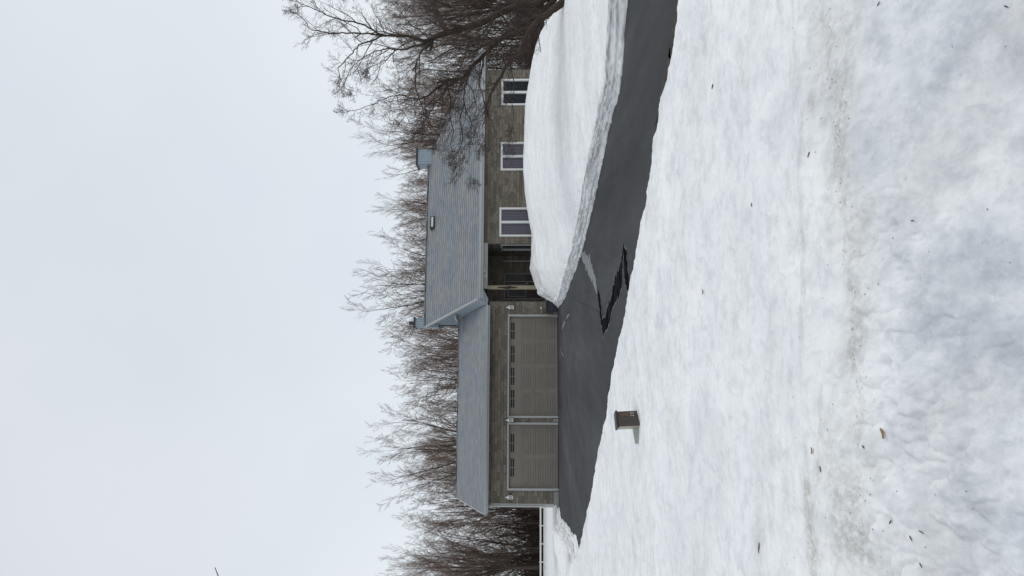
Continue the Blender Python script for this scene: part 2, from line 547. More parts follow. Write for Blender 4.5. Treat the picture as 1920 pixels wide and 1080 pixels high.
# driveway sheet (flat asphalt at z = 0)
drv = [(-11.6, 36.4), (-11.6, 33.4), (-10.0, 27), (-8.6, 21), (-8, 14), (-5, 9), (0, 4.6), (5, 2.2), (10, 0.5), (16, -2), (20, -4),
       (22, 2), (14, 5.5), (8, 8.6), (5.2, 10.6), (3.6, 13), (2.9, 16), (2.3, 20), (1.8, 26), (1.4, 37.4), (0.3, 37.9), (-1, 37.6)]
mb = MB()
mb.poly([(x, y, 0) for x, y in drv], [(x, y) for x, y in drv])
drive = mb.build('driveway', ASPH)
tag(drive, kind='structure')

# walk between the driveway and the porch, hidden mostly by the snow
# ---- foreground snow bank: a polar grid of real snow around the photographer
crest_px = [(1088, 1040), (1095, 1010), (1110, 940), (1121, 880), (1140, 780), (1156, 680), (1170, 610), (1186, 530), (1200, 460),
            (1215, 380), (1226, 290), (1240, 190), (1254, 150), (1265, 80), (1275, 0)]
HC = 0.2
cp = [on_ground(x, y, HC) for x, y in crest_px]
pts = [(math.atan2(p.x, p.y), math.hypot(p.x, p.y)) for p in cp]
left_r = pts[0][1]
ctrl = [(-math.pi, 14), (-2.2, 16), (-1.5, 22), (-0.9, 26), (-0.55, 27), (-0.42, 26), (pts[0][0] - 0.02, left_r + 4.5)] + pts + \
       [(0.6, 5.0), (0.8, 4.7), (1.0, 4.75), (1.25, 5.4), (1.5, 7.0), (1.8, 10), (2.3, 13), (math.pi, 14)]
ca = np.array([c[0] for c in ctrl]); crr = np.array([c[1] for c in ctrl])
ang = np.concatenate([np.linspace(-math.pi, -0.6, 60, endpoint=False), np.linspace(-0.6, 0.6, 700, endpoint=False), np.linspace(0.6, math.pi, 60)])
Rc = np.interp(ang, ca, crr)
Rc = Rc * (1 + 0.006 * fbm(ang * 60, ang * 0, 1.0, 4, 0.6)) + 0.035 * fbm(ang * 14 + 5, ang * 0, 1.0, 5, 0.7)
# rows: from the feet to the crest, spaced finer near the eye
K = 760
inner = np.concatenate([np.geomspace(0.35, 1.9, 40, endpoint=False), np.linspace(1.9, 3.7, 360, endpoint=False)])
K = len(inner) + 404
t = np.linspace(0, 1, 400)
inv = 1 / 3.7 + (1 / Rc[:, None] - 1 / 3.7) * t[None] ** 0.8
edge_rows = Rc[:, None] + 0.01 + np.array([[0.012, 0.022, 0.03, 0.05]]) + np.array([[1, 1, 1, 1.5]]) * 0.02 * fbm(ang * 90, ang * 0 + 4, 1.0, 3)[:, None]
rad = np.concatenate([np.repeat(inner[None], len(ang), 0), 1 / inv, edge_rows], 1)
SX = np.sin(ang)[:, None] * rad
SY = np.cos(ang)[:, None] * rad
# fold line where the near bank tips over onto the flat top
fx = np.array([-60, -4, -1.05, -0.45, 0.1, 0.7, 1.22, 4, 60.0]); fy = np.array([2.4, 2.55, 2.69, 2.74, 2.86, 3.0, 3.13, 3.5, 3.9])
Yf = np.interp(SX, fx, fy) + 0.07 * fbm(SX, SY, 1.1, 2, 0.5) * np.exp(-((SY - 2.8) / 0.5) ** 2)
dist = SY - Yf
near_z = 0.15 + 0.58 * dist
near_z = np.maximum(near_z, -0.42 + 0.03 * dist)
far_z = 0.15 + 0.004 * dist + (HC - 0.15) * np.clip(rad / Rc[:, None], 0, 1) ** 3
k = 0.20
hz = np.clip(0.5 + 0.5 * (far_z - near_z) / k, 0, 1)
Z = far_z * (1 - hz) + near_z * hz - k * hz * (1 - hz)
detail = np.clip(1.3 - rad / 30, 0.4, 1)
Z = Z + 0.06 * fbm(SX, SY, 0.55, 3) * np.clip((Rc[:, None] - rad) / 1.5, 0.15, 1)
Z = Z + 0.019 * fbm(SX + 40, SY, 2.6, 4, 0.5) * detail
rough = np.clip(1 - np.abs(dist + 0.25) / 0.55, 0, 1) * np.clip(0.5 + fbm(SX + 9, SY, 1.1, 2) * 1.6 - 0.5 * SX, 0.12, 1)
Z = Z + (0.006 + 0.024 * rough) * fbm(SX, SY + 80, 11, 4, 0.6)
lump = 1 - np.abs(fbm(SX + 31, SY + 5, 7, 3, 0.55)) * 2.2
Z = Z - 0.022 * rough * np.clip(lump, 0, 1) ** 4
nearm = np.clip((3.2 - SY) / 0.6, 0, 1)
Z = Z + 0.022 * nearm * fbm(SX + 12, SY + 33, 2.2, 4, 0.55)
rid = 1 - np.abs(fbm(SX + 3, SY * 1.3, 6, 3)) * 2
Z = Z + 0.007 * np.clip(rid, 0, 1) ** 3 * detail
# trough along the fold
groove = np.exp(-((dist - 0.06 + 0.04 * fbm(SX, SY, 4, 3)) / 0.055) ** 2)
Z = Z - 0.022 * groove
bx, by = 786, 0
bp_ = on_ground(1197, 786, 0.19)
Z = Z - 0.035 * np.exp(-(np.hypot(SX - bp_.x, SY - bp_.y) / 0.16) ** 2)
# drop at the crest
Z[:, -4] -= 0.006
Z[:, -3] -= 0.03
Z[:, -2] -= 0.10
Z[:, -1] = -0.05
dirt = np.exp(-((dist - 0.02 + 0.07 * fbm(SX, SY, 4, 3)) / 0.10) ** 2) * np.clip(0.45 + 0.9 * fbm(SX + 11, SY, 1.6, 3, 0.6), 0.05, 1) * 1.0 * np.clip(0.9 - 0.42 * SX, 0.3, 1.5)
streak = np.clip(fbm(SX * 1.1 + 20, SY * 7 + 3, 1.0, 5, 0.62) - 0.10, 0, 1) * 1.5 * np.exp(-(np.clip(dist - 0.25, -9, 9) / 0.55) ** 2)
dirt += streak
dirt += 0.5 * rough * np.clip(fbm(SX + 15, SY + 7, 6, 4, 0.65) - 0.02, 0, 1) * 1.6
dirt += np.clip(fbm(SX + 70, SY * 2.2, 1.1, 5, 0.65) - 0.22, 0, 1) * 1.1
# isolated darker soiled spots
for (px, py, rs, am) in ((1835, 80, 0.10, 0.75), (1800, 20, 0.16, 0.45), (1610, 60, 0.14, 0.35), (1590, 930, 0.10, 0.7), (1600, 1020, 0.12, 0.6), (1560, 690, 0.05, 0.4),
                         (1515, 190, 0.05, 0.8), (1660, 1030, 0.10, 0.45), (1680, 880, 0.08, 0.3), (1230, 700, 0.3, 0.25), (1225, 560, 0.35, 0.25)):
    c0 = on_ground(px, py, 0.0 if px > 1560 else 0.15)
    dd = np.hypot(SX - c0.x, (SY - c0.y) * 1.3) / rs
    dirt += am * np.exp(-dd ** 2) * (1 + 0.8 * fbm(SX, SY, 9, 4))
dirt = np.clip(dirt, 0, 0.95)
crust_shade = np.clip(0.5 - (dist + 0.12 + 0.25 * fbm(SX + 2, SY, 1.5, 4)) / 0.5, 0, 1)  # mask of the near slope, whose shade is painted in with the blotches
FG = np.stack([SX, SY, Z], -1)
fg = grid_mesh('snow_bank_foreground', FG, SNOW, flip=True, attrs={'dirt': dirt, 'crust_shade': crust_shade})
tag(fg, kind='structure')


def snow_h(x, y):
    """height of the foreground snow near (x, y)"""
    a = math.atan2(x, y); r = math.hypot(x, y)
    i = int(np.argmin(np.abs(ang - a))); j = int(np.argmin(np.abs(rad[i] - r)))
    return float(Z[i, j])


def snow_hit(px, py):
    d = ray(px, py)
    z = 0.1
    for _ in range(12):
        t_ = (z - EYE) / d.z
        z = 0.5 * z + 0.5 * snow_h(d.x * t_, d.y * t_)
    t_ = (z - EYE) / d.z
    return Vector((d.x * t_, d.y * t_, z))


def resample(P, n):
    P = np.array(P, float)
    L = np.concatenate([[0], np.cumsum(np.linalg.norm(np.diff(P, axis=0), axis=1))])
    s = np.linspace(0, L[-1], n)
    return np.stack([np.interp(s, L, P[:, i]) for i in range(P.shape[1])], -1), s


# ---- snow island on the lawn, cut by the plough along the driveway
base_px = [(1049, 573), (1060, 558), (1074, 520), (1091, 476), (1111, 390), (1136, 270), (1166, 150), (1176, 10)]
base = [on_ground(x, y, 0) for x, y in base_px]
base = [(-0.95, 36.2, 0)] + [tuple(p) for p in base[1:]] + [(5.6, 8.9, 0), (8.6, 7.2, 0), (14, 4.6, 0), (22, 1.6, 0)]
crest = [at_depth(*c) for c in ((1043, 571, 36.5), (1010, 552, 36.3), (1003, 535, 36.2), (993, 505, 36.0), (996, 470, 35.9), (997, 440, 36.0), (989, 400, 36.2),
                                (984, 360, 36.3), (980, 310, 36.5), (983, 260, 36.8), (984, 200, 37.0), (989, 165, 37.2), (995, 135, 37.0), (1001, 95, 34), (1012, 62, 29),
                                (1024, 42, 25), (1045, 18, 21), (1064, 0, 18.5), (1085, -60, 16))]
crest = [tuple(p) for p in crest] + [(9.5, 14, 0.5), (14, 12, 0.6), (24, 9, 0.7)]
n = 1500
B_, sB = resample(base, n)
C_, _ = resample(crest, n)
# match the two curves by a monotone re-parametrisation: same image column fraction
kb = np.linspace(0, 1, n)
keyb = [0]; keyc = [0]


def frac(curve, pt):
    d_ = np.hypot(curve[:, 0] - pt[0], curve[:, 1] - pt[1]); return float(np.argmin(d_)) / (n - 1)


for bpx, cpx in (((1074, 520), (993, 505, 36.0)), ((1091, 476), (996, 470, 35.9)), ((1111, 390), (989, 400, 36.2)), ((1136, 270), (983, 260, 36.8)), ((1166, 150), (995, 135, 37.0)), ((1176, 10), (1045, 18, 21))):
    keyb.append(frac(B_, on_ground(*bpx, 0))); keyc.append(frac(C_, at_depth(*cpx)))
keyb.append(1); keyc.append(1)
cf = np.interp(kb, keyb, keyc)
def smooth1(A, w_):
    kn = np.hanning(w_ * 2 + 1); kn /= kn.sum()
    return np.stack([np.convolve(np.pad(A[:, i], w_, mode='edge'), kn, 'valid') for i in range(A.shape[1])], -1)


cf = smooth1(cf[:, None], 60)[:, 0]
Cc = np.stack([np.interp(cf, kb, C_[:, i]) for i in range(3)], -1)
Cc[60:] = smooth1(Cc, 20)[60:]
B_[70:, :] = smooth1(B_, 24)[70:, :]
tan = np.gradient(B_, axis=0); tan /= np.linalg.norm(tan[:, :2], axis=1)[:, None] + 1e-9
nor = np.stack([-tan[:, 1], tan[:, 0]], -1)                         # points away from the asphalt
if np.dot(nor[n // 2], (Cc - B_)[n // 2, :2]) < 0: nor = -nor
jit = 0.10 * fbm(sB, sB * 0, 0.9, 5, 0.65)[:, None] + 0.05 * fbm(sB, sB * 0 + 7, 6, 3)[:, None]
hl = (0.265 + 0.06 * fbm(sB, sB * 0 + 2, 0.5, 4)) * np.interp(sB, [0, 1.2, sB[-1]], [0.35, 1, 1])
rows = []; cut = []; vcoord = []
for q in np.linspace(0, 1, 22):                                      # plough-cut face
    off = jit[:, 0] * (1 - 0.3 * q) + 0.11 * q + 0.045 * fbm(sB, sB * 0 + q * 0.5, 2.5, 4, 0.65) + 0.03 * fbm(sB, sB * 0 + q * 0.6 + 30, 9.0, 3, 0.6)
    xy = B_[:, :2] + nor * off[:, None]
    z_ = -0.03 + (hl + 0.03) * q ** 0.9
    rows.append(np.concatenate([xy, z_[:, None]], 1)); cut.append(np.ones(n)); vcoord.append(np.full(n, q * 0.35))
lip = rows[-1]
for q in (0.2, 0.45, 0.7, 1.0):                                     # soiled rounded lip
    xy = lip[:, :2] + nor * (0.07 * q)
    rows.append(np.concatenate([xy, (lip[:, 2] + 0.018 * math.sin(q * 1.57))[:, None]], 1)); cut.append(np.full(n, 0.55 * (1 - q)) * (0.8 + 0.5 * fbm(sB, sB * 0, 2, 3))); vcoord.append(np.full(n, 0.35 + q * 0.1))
s0 = rows[-1]
M = 170
hmean = smooth1(s0[:, 2:3], 200)[:, 0]
hres = s0[:, 2] - hmean
s0s = smooth1(s0, 160)
for q in (np.arange(1, M + 1) / M):
    p = s0s + (Cc - s0s) * q + (s0 - s0s) * math.exp(-q * 30)
    x, y = p[:, 0], p[:, 1]
    env = math.sin(min(1, q * 1.3) * math.pi * 0.5) * (1 if q < 0.93 else 0.8)
    p = p.copy()
    zl = hmean + (Cc[:, 2] - hmean) * (q ** 0.92) + hres * math.exp(-q * 40)
    lumps = np.clip(1.2 - sB / 11, 0, 1) * (0.22 * fbm(x, y, 1.1, 4, 0.6) + 0.13 * fbm(x, y, 3.2, 4, 0.62)) * env
    p[:, 2] = zl + lumps + env * (0.09 * fbm(x, y, 0.22, 3) + 0.03 * fbm(x, y, 1.3, 4, 0.6)) * np.clip(5 * (1 - q) + 0.35, 0, 1) + 0.02 * fbm(x, y, 3, 3) * env
    rows.append(p); cut.append(np.zeros(n)); vcoord.append(np.full(n, 1.0 + q))
last = rows[-1]
bk = np.array([0.165 * -1, 0.986])                                   # into the depth, towards the house wall
for q, dz in ((0.12, -0.02), (0.35, -0.10), (0.8, -0.35), (1.3, -0.9), (1.5, -1.7)):
    p = last.copy(); p[:, :2] += bk * q; p[:, 2] = np.maximum(last[:, 2] + dz, -0.13); rows.append(p); cut.append(np.zeros(n)); vcoord.append(np.full(n, 2 + q))
IS = np.stack(rows, 1)
cutA = np.clip(np.stack(cut, 1), 0, 1)
dx_, dy_ = IS[..., 0], IS[..., 1]
idirt = np.clip(fbm(dx_, dy_, 0.8, 5, 0.6) - 0.5, 0, 1) * 0.8
for (px, py, Yd, rs, am) in ((1000, 480, 35.4, 1.3, 0.9), (1010, 515, 34.5, 1.2, 0.9), (1022, 540, 33, 1.0, 0.8), (1028, 435, 27, 1.0, 0.6), (1045, 400, 23, 0.9, 0.4), (1000, 200, 33, 2.0, 0.25)):
    c0 = at_depth(px, py, Yd)
    idirt += am * np.exp(-(np.hypot(dx_ - c0.x, (dy_ - c0.y) * 0.6) / rs) ** 2) * np.clip(0.5 + 1.5 * fbm(dx_, dy_, 2.2, 4, 0.7), 0, 1.3)
uvI = np.stack([np.repeat(sB[:, None], IS.shape[1], 1), np.stack(vcoord, 1)], -1)
isl = grid_mesh('snow_covered_lawn', IS, SNOWB, attrs={'dirt': np.clip(idirt, 0, 0.8), 'cut': cutA}, uv=uvI)
tag(isl, kind='structure')

# ---- snowy yard left of the garage with its ploughed mound
base2 = [(-10.6, 36.3, 0)] + [tuple(on_ground(x, y, 0)) for x, y in ((1049, 948), (1052, 968), (1068, 990), (1078, 1003), (1084, 1022))] + [(-7.4, 17.5, 0), (-8.0, 12, 0)]
n2 = 300
B2, s2 = resample(base2, n2)
tan = np.gradient(B2, axis=0); tan /= np.linalg.norm(tan[:, :2], axis=1)[:, None] + 1e-9
nor2 = np.stack([tan[:, 1], -tan[:, 0]], -1)
if np.mean(nor2[:, 0]) > 0: nor2 = -nor2
far2, _ = resample([(-10.8, 60, 0), (-20, 78, 0), (-40, 76, 0), (-60, 50, 0), (-60, 12, 0)], n2)
far2[:, 2] = 0.02
hl2 = np.interp(s2, [0, 3.0, 6.5, 9, 13, s2[-1]], [0.04, 0.10, 0.36, 0.42, 0.30, 0.26]) + 0.06 * fbm(s2, s2 * 0 + 4, 0.7, 4)
rows = []; cut = []; vc = []
j2 = 0.25 * fbm(s2, s2 * 0 + 3, 0.6, 5, 0.6)
for q in np.linspace(0, 1, 12):
    off = j2 * (1 - 0.3 * q) + 0.25 * q + 0.06 * fbm(s2 * 2, s2 * 0 + q * 7, 1, 4)
    xy = B2[:, :2] + nor2 * off[:, None]
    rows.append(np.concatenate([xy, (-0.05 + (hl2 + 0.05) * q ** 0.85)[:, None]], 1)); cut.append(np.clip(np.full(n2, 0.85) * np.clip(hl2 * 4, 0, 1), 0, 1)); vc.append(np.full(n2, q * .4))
s0 = rows[-1]
far3 = far2.copy()
for q in np.linspace(0, 1, 140)[1:] ** 1.7:
    p = s0 + (far3 - s0) * q
    p = p.copy(); x, y = p[:, 0], p[:, 1]
    bumpy = 0.16 * np.clip(fbm(x, y, 0.5, 4, 0.6) + 0.2, -0.2, 1) * math.exp(-q * 9) * np.clip((34 - y) / 6, 0, 1)
    ridge = 0.10 * np.exp(-((q - 0.035) / 0.02) ** 2)
    p[:, 2] = s0[:, 2] * math.exp(-q * 12) + bumpy + ridge * np.clip(hl2 * 3, 0, 1) + 0.03 * fbm(x, y, 0.3, 3)
    rows.append(p); cut.append(np.full(n2, 0.45 * math.exp(-q * 60))); vc.append(np.full(n2, 1 + q * 20))
YD = np.stack(rows, 1)
ydirt = np.clip(fbm(YD[..., 0], YD[..., 1], 1.0, 5, 0.65) - 0.25, 0, 1) * 1.1 * np.clip((32 - YD[..., 1]) / 4, 0, 1)
yard = grid_mesh('snow_covered_yard', YD, SNOWB, flip=True, attrs={'dirt': ydirt, 'cut': np.stack(cut, 1)}, uv=np.stack([np.repeat(s2[:, None], YD.shape[1], 1), np.stack(vc, 1)], -1))
tag(yard, kind='structure')

# forest floor behind the yard
mb = MB()
mb.quad((-160, 79, 0.06), (160, 79, 0.06), (260, 190, 0.9), (-260, 190, 0.9))
ff = mb.build('forest_floor', LITTER)
tag(ff, kind='structure')

# dirty strip of gravel and meltwater along the near side of the driveway (right)
def strip_poly(name, pxs, z, m, h=0.0):
    P = [on_ground(x, y, h) for x, y in pxs]
    mb = MB(); mb.poly([(p.x, p.y, z) for p in P], [(p.x, p.y) for p in P])
    return mb.build(name, m)


WET, ntw, bw = mat('wet_asphalt', 0.6, 0.0)
tcw = N(ntw, 'ShaderNodeTexCoord')
nn_ = noise(ntw, tcw.outputs['Object'], 3, 4)
ntw.links.new(ramp(ntw, nn_, [(0.35, (0.006, 0.006, 0.008)), (0.7, (0.022, 0.024, 0.028))]).outputs[0], bw.inputs['Base Color'])
SALT = plain('salty_rim', (0.10, 0.103, 0.107), 0.8, 0.2, 0.2, 8)
ICE = plain('thin_grey_ice', (0.17, 0.176, 0.18), 0.6, 0.3, 0.35, 3)


def ribbon(name, pts, z, m, extra=0.0, seed=1, steps=34, amp=0.45):
    """pts: (x_px, y_px, half_width_m); an irregular flat patch lying on the asphalt"""
    rnd = random.Random(seed)
    P = [(on_ground(x, y, 0), w_) for x, y, w_ in pts]
    Lp = []; Rp = []
    cen = []
    for i in range(len(P) - 1):
        for k_ in range(steps):
            u_ = k_ / steps
            cen.append((P[i][0].lerp(P[i + 1][0], u_), P[i][1] * (1 - u_) + P[i + 1][1] * u_))
    cen.append(P[-1])
    for i, (c, w_) in enumerate(cen):
        a = cen[max(0, i - 2)][0]; b = cen[min(len(cen) - 1, i + 2)][0]
        d = (b - a); nrm = Vector((-d.y, d.x, 0)).normalized()
        wob = 1 + amp * (float(fbm(np.array([i * 0.12 + seed * 9.0]), np.array([seed * 1.7]), 1.0, 5, 0.7)[0]) * 2)
        wob2 = 1 + amp * (float(fbm(np.array([i * 0.12 + seed * 4.0]), np.array([seed * 3.1 + 20]), 1.0, 5, 0.7)[0]) * 2)
        Lp.append(c + nrm * (w_ * max(0.1, wob) + extra)); Rp.append(c - nrm * (w_ * max(0.1, wob2) + extra))
    mb = MB()
    for i in range(len(cen) - 1):
        a, b, c, d = Lp[i], Lp[i + 1], Rp[i + 1], Rp[i]
        mb.quad(*[(p.x, p.y, z) for p in (d, c, b, a)])
    o = mb.build(name, m)
    tag(o, kind='structure')
    return o


melt = [(1121, 545, .10), (1126, 575, .17), (1128, 598, .12), (1132, 616, .14), (1138, 600, .14), (1146, 575, .16), (1152, 550, .16), (1160, 535, .20), (1165, 515, .16), (1167, 490, .06), (1170, 458, .03)]
melt2 = [(1170, 462, .03), (1173, 485, .14), (1174, 505, .16), (1177, 525, .12), (1180, 545, .07), (1183, 556, .05)]
ribbon('meltwater_rim', melt, 0.004, SALT, 0.05, 3)
ribbon('meltwater_rim', melt2, 0.0044, SALT, 0.045, 5)
ribbon('meltwater', melt, 0.008, WET, 0, 3)
ribbon('meltwater', melt2, 0.0084, WET, 0, 5)
ribbon('ice_patch', [(1091, 478, .05), (1097, 486, .16), (1105, 499, .22), (1111, 515, .17), (1116, 530, .13), (1119, 543, .08), (1121, 552, .03)], 0.0062, ICE, 0, 8, amp=0.45)
for i_, pp_ in enumerate(([(1054, 618, .03), (1056, 610, .09), (1060, 604, .04)], [(1062, 597, .03), (1065, 592, .05), (1068, 590, .02)], [(1051, 650, .02), (1054, 662, .05), (1057, 668, .02)], [(1052, 700, .02), (1055, 722, .03)])):
    ribbon('ice_patch', pp_, 0.0066 + i_ * 0.0002, ICE, 0, 20 + i_, amp=0.7)
# dark soil and rubble uncovered between asphalt and snow on the near right
ribbon('bare_soil', [(1228, 230, .05), (1248, 160, .14), (1260, 120, .2), (1266, 60, .22), (1271, 0, .24), (1280, -80, .24)], 0.006, plain('wet_soil', (0.035, 0.031, 0.026), 0.8, 0.3, 0.6, 14, bmp=1.0), 0, 11)

exec_order = 1
# ------------------------------------------------------------------ house
TH = R(9.5)
HX, HY = (135 - 540) / F * 35.6, 35.6
house = empty('stone_house', (HX, HY, 0), TH)
tag(house, 'low grey-brown stone house with attached double garage and grey shingle roofs behind the driveway', 'house')


def wall_open(name, d, s0, s1, z0, z1, ops, m, reveal=0.15):
    """front-facing wall sheet with real openings and reveals; ops = (s0, s1, z0, z1)"""
    mb = MB()
    ss = sorted({s0, s1, *[o[0] for o in ops], *[o[1] for o in ops]})
    zs = sorted({z0, z1, *[o[2] for o in ops], *[o[3] for o in ops]})
    for a, b in zip(ss, ss[1:]):
        for c, e in zip(zs, zs[1:]):
            ms, mz = (a + b) / 2, (c + e) / 2
            if any(o[0] < ms < o[1] and o[2] < mz < o[3] for o in ops): continue
            mb.quad((a, d, c), (b, d, c), (b, d, e), (a, d, e), ((a, c), (b, c), (b, e), (a, e)))
    for a, b, c, e in ops:
        r = d + reveal
        mb.quad((a, d, c), (a, r, c), (a, r, e), (a, d, e), ((0, c), (reveal, c), (reveal, e), (0, e)))
        mb.quad((b, r, c), (b, d, c), (b, d, e), (b, r, e), ((0, c), (reveal, c), (reveal, e), (0, e)))
        mb.quad((a, r, e), (b, r, e), (b, d, e), (a, d, e), ((a, 0), (b, 0), (b, reveal), (a, reveal)))
        mb.quad((a, d, c), (b, d, c), (b, r, c), (a, r, c), ((a, 0), (b, 0), (b, reveal), (a, reveal)))
    return mb.build(name, m, house)


GW = 9.85      # garage width
WT_G, WT_H = 3.42, 3.80
doors = [(0.70, 3.79, -0.01, 2.43), (4.15, 9.12, -0.01, 2.43)]
wall_open('wall', 0, 0, GW, 0, WT_G, doors, STONE, 0.22)
# garage side and back walls
mb = MB()
mb.quad((0, 9, 0), (0, 0, 0), (0, 0, WT_G), (0, 9, WT_G), ((9, 0), (0, 0), (0, WT_G), (9, WT_G)))
mb.poly([(0, 0, WT_G), (0, 4.5, 5.15), (0, 9, WT_G)], [(0, 3.4), (4.5, 5.1), (9, 3.4)])
mb.quad((GW, 0, 0), (GW, 9, 0), (GW, 9, WT_G), (GW, 0, WT_G), ((0, 0), (9, 0), (9, WT_G), (0, WT_G)))
mb.quad((GW, 9, 0), (0, 9, 0), (0, 9, WT_G), (GW, 9, WT_G), ((GW, 0), (0, 0), (0, WT_G), (GW, WT_G)))
mb.build('wall', STONE, house)
# main house walls
wins = [(13.22, 14.71, 1.0, 2.93), (16.74, 18.24, 1.3, 2.88), (20.31, 21.74, 1.25, 2.87)]
HR = 22.3
wall_open('wall', 0, 12.83, HR, 0, WT_H, wins, STONE, 0.14)
mb = MB()
# recess side wall with a narrow window opening (d 0.15..1.35)
for a, b, c, e in ((0, 0.2, 0, WT_H), (0.2, 1.45, 0, 1.0), (0.2, 1.45, 2.88, WT_H), (1.45, 3, 0, WT_H)):
    mb.quad((12.83, b, c), (12.83, a, c), (12.83, a, e), (12.83, b, e), ((b, c), (a, c), (a, e), (b, e)))
mb.build('wall', STONE, house)
wall_open('wall', 3, GW, 12.83, 0, WT_H, [(10.40, 11.85, 0.6, 2.80)], STONE, 0.12)
mb = MB()
mb.quad((HR, 0, 0), (HR, 10, 0), (HR, 10, WT_H), (HR, 0, WT_H), ((0, 0), (10, 0), (10, WT_H), (0, WT_H)))
mb.quad((HR, 10, 0), (9.85, 10, 0), (9.85, 10, WT_H), (HR, 10, WT_H), ((0, 0), (12, 0), (12, WT_H), (0, WT_H)))
mb.build('wall', STONE, house)
# porch floor
box('porch_floor', CONC, house, 9.9, 12.78, 0.05, 2.98, -0.1, 0.6)

# --- windows


def window(s0, s1, z0, z1, d, blindm, curtain_split=True, parent=house):
    fw_ = 0.075
    mb = MB()
    mb.box(s0 - 0.02, s0 + fw_, d - 0.04, d + 0.10, z0 - 0.02, z1 + 0.02)
    mb.box(s1 - fw_, s1 + 0.02, d - 0.04, d + 0.10, z0 - 0.02, z1 + 0.02)
    mb.box(s0 + fw_, s1 - fw_, d - 0.038, d + 0.10, z1 - fw_, z1 + 0.018)
    mb.box(s0 + fw_, s1 - fw_, d - 0.038, d + 0.10, z0 - 0.02, z0 + fw_)
    m_ = (s0 + s1) / 2
    mb.box(m_ - 0.06, m_ + 0.06, d - 0.025, d + 0.10, z0 + fw_, z1 - fw_)
    fr = mb.build('window', WHITE, parent, 0.006)
    # slim dark sashes
    mb = MB()
    for a, b in ((s0 + fw_, m_ - 0.06), (m_ + 0.06, s1 - fw_)):
        mb.box(a, a + 0.03, d + 0.02, d + 0.07, z0 + fw_, z1 - fw_)
        mb.box(b - 0.03, b, d + 0.02, d + 0.07, z0 + fw_, z1 - fw_)
        mb.box(a + 0.03, b - 0.03, d + 0.022, d + 0.07, z1 - fw_ - 0.03, z1 - fw_)
    mb.build('sash', TRIMD, fr)
    for a, b in ((s0 + fw_, m_ - 0.06), (m_ + 0.06, s1 - fw_)):
        g_ = MB(); g_.quad((a, d + 0.055, z0 + fw_), (b, d + 0.055, z0 + fw_), (b, d + 0.055, z1 - fw_), (a, d + 0.055, z1 - fw_))
        g_.build('pane', GLASS, fr)
        c_ = MB(); c_.quad((a - .02, d + 0.115, z0), (b + .02, d + 0.115, z0), (b + .02, d + 0.115, z1), (a - .02, d + 0.115, z1))
        c_.build('curtain', blindm, fr)
    return fr


window(*wins[0], 0, BLIND)
window(*wins[1], 0, BLIND)
window(*wins[2], 0, BLINDD)
# narrow window in the side wall of the porch (faces left)
mb = MB()
X = 12.83
mb.box(X - 0.05, X + 0.1, 0.18, 0.28, 0.98, 2.9)
mb.box(X - 0.05, X + 0.1, 1.37, 1.47, 0.98, 2.9)
mb.box(X - 0.048, X + 0.1, 0.28, 1.37, 2.8, 2.898)
mb.box(X - 0.048, X + 0.1, 0.28, 1.37, 0.98, 1.08)
fr = mb.build('window', TRIM, house, 0.006)
g_ = MB(); g_.quad((X + .03, 1.37, 1.08), (X + .03, 0.28, 1.08), (X + .03, 0.28, 2.8), (X + .03, 1.37, 2.8)); g_.build('pane', GLASS, fr)
g_ = MB(); g_.quad((X + .09, 1.37, 1.0), (X + .09, 0.28, 1.0), (X + .09, 0.28, 2.85), (X + .09, 1.37, 2.85)); g_.build('curtain', BLINDD, fr)
box('corner_board', TRIM, house, 12.50, 12.56, 2.93, 2.995, 0.6, 2.88)

# --- front door with side light, 3 m back in the porch
D = 3.0
mb = MB()
mb.box(10.40, 10.47, D - .03, D + .09, 0.6, 2.80); mb.box(11.78, 11.85, D - .03, D + .09, 0.6, 2.80)
mb.box(10.47, 11.78, D - .028, D + .09, 2.73, 2.798); mb.box(11.36, 11.43, D - .028, D + .09, 0.6, 2.73)
fd = mb.build('front_door', DOORFR, house)
box('door_leaf', REDWOOD, fd, 10.47, 11.36, D + .03, D + .08, 0.62, 2.73)
box('side_panel', REDWOOD, fd, 11.43, 11.78, D + .03, D + .08, 0.62, 1.75)
mb = MB()
for a, b, c, e in ((10.56, 11.27, 1.60, 2.62),):
    mb.box(a, a + .05, D + .01, D + .03, c, e); mb.box(b - .05, b, D + .01, D + .03, c, e)
    mb.box(a + .05, b - .05, D + .012, D + .03, c, c + .05); mb.box(a + .05, b - .05, D + .012, D + .03, e - .05, e)
mb.build('glazing_frame', DOORFR, fd)
g_ = MB(); g_.quad((10.61, D + .025, 1.65), (11.22, D + .025, 1.65), (11.22, D + .025, 2.57), (10.61, D + .025, 2.57)); g_.build('pane', plain('dark_glass', (0.008, 0.009, 0.012), 0.12, 0.25, 0.1), fd)
g_ = MB(); g_.quad((11.45, D + .02, 1.6), (11.76, D + .02, 1.6), (11.76, D + .02, 2.68), (11.45, D + .02, 2.68)); g_.build('pane', bpy.data.materials['dark_glass'], fd)
MB().box(11.27, 11.31, D - .03, D + .03, 1.5, 1.62).build('handle', TRIM, fd)

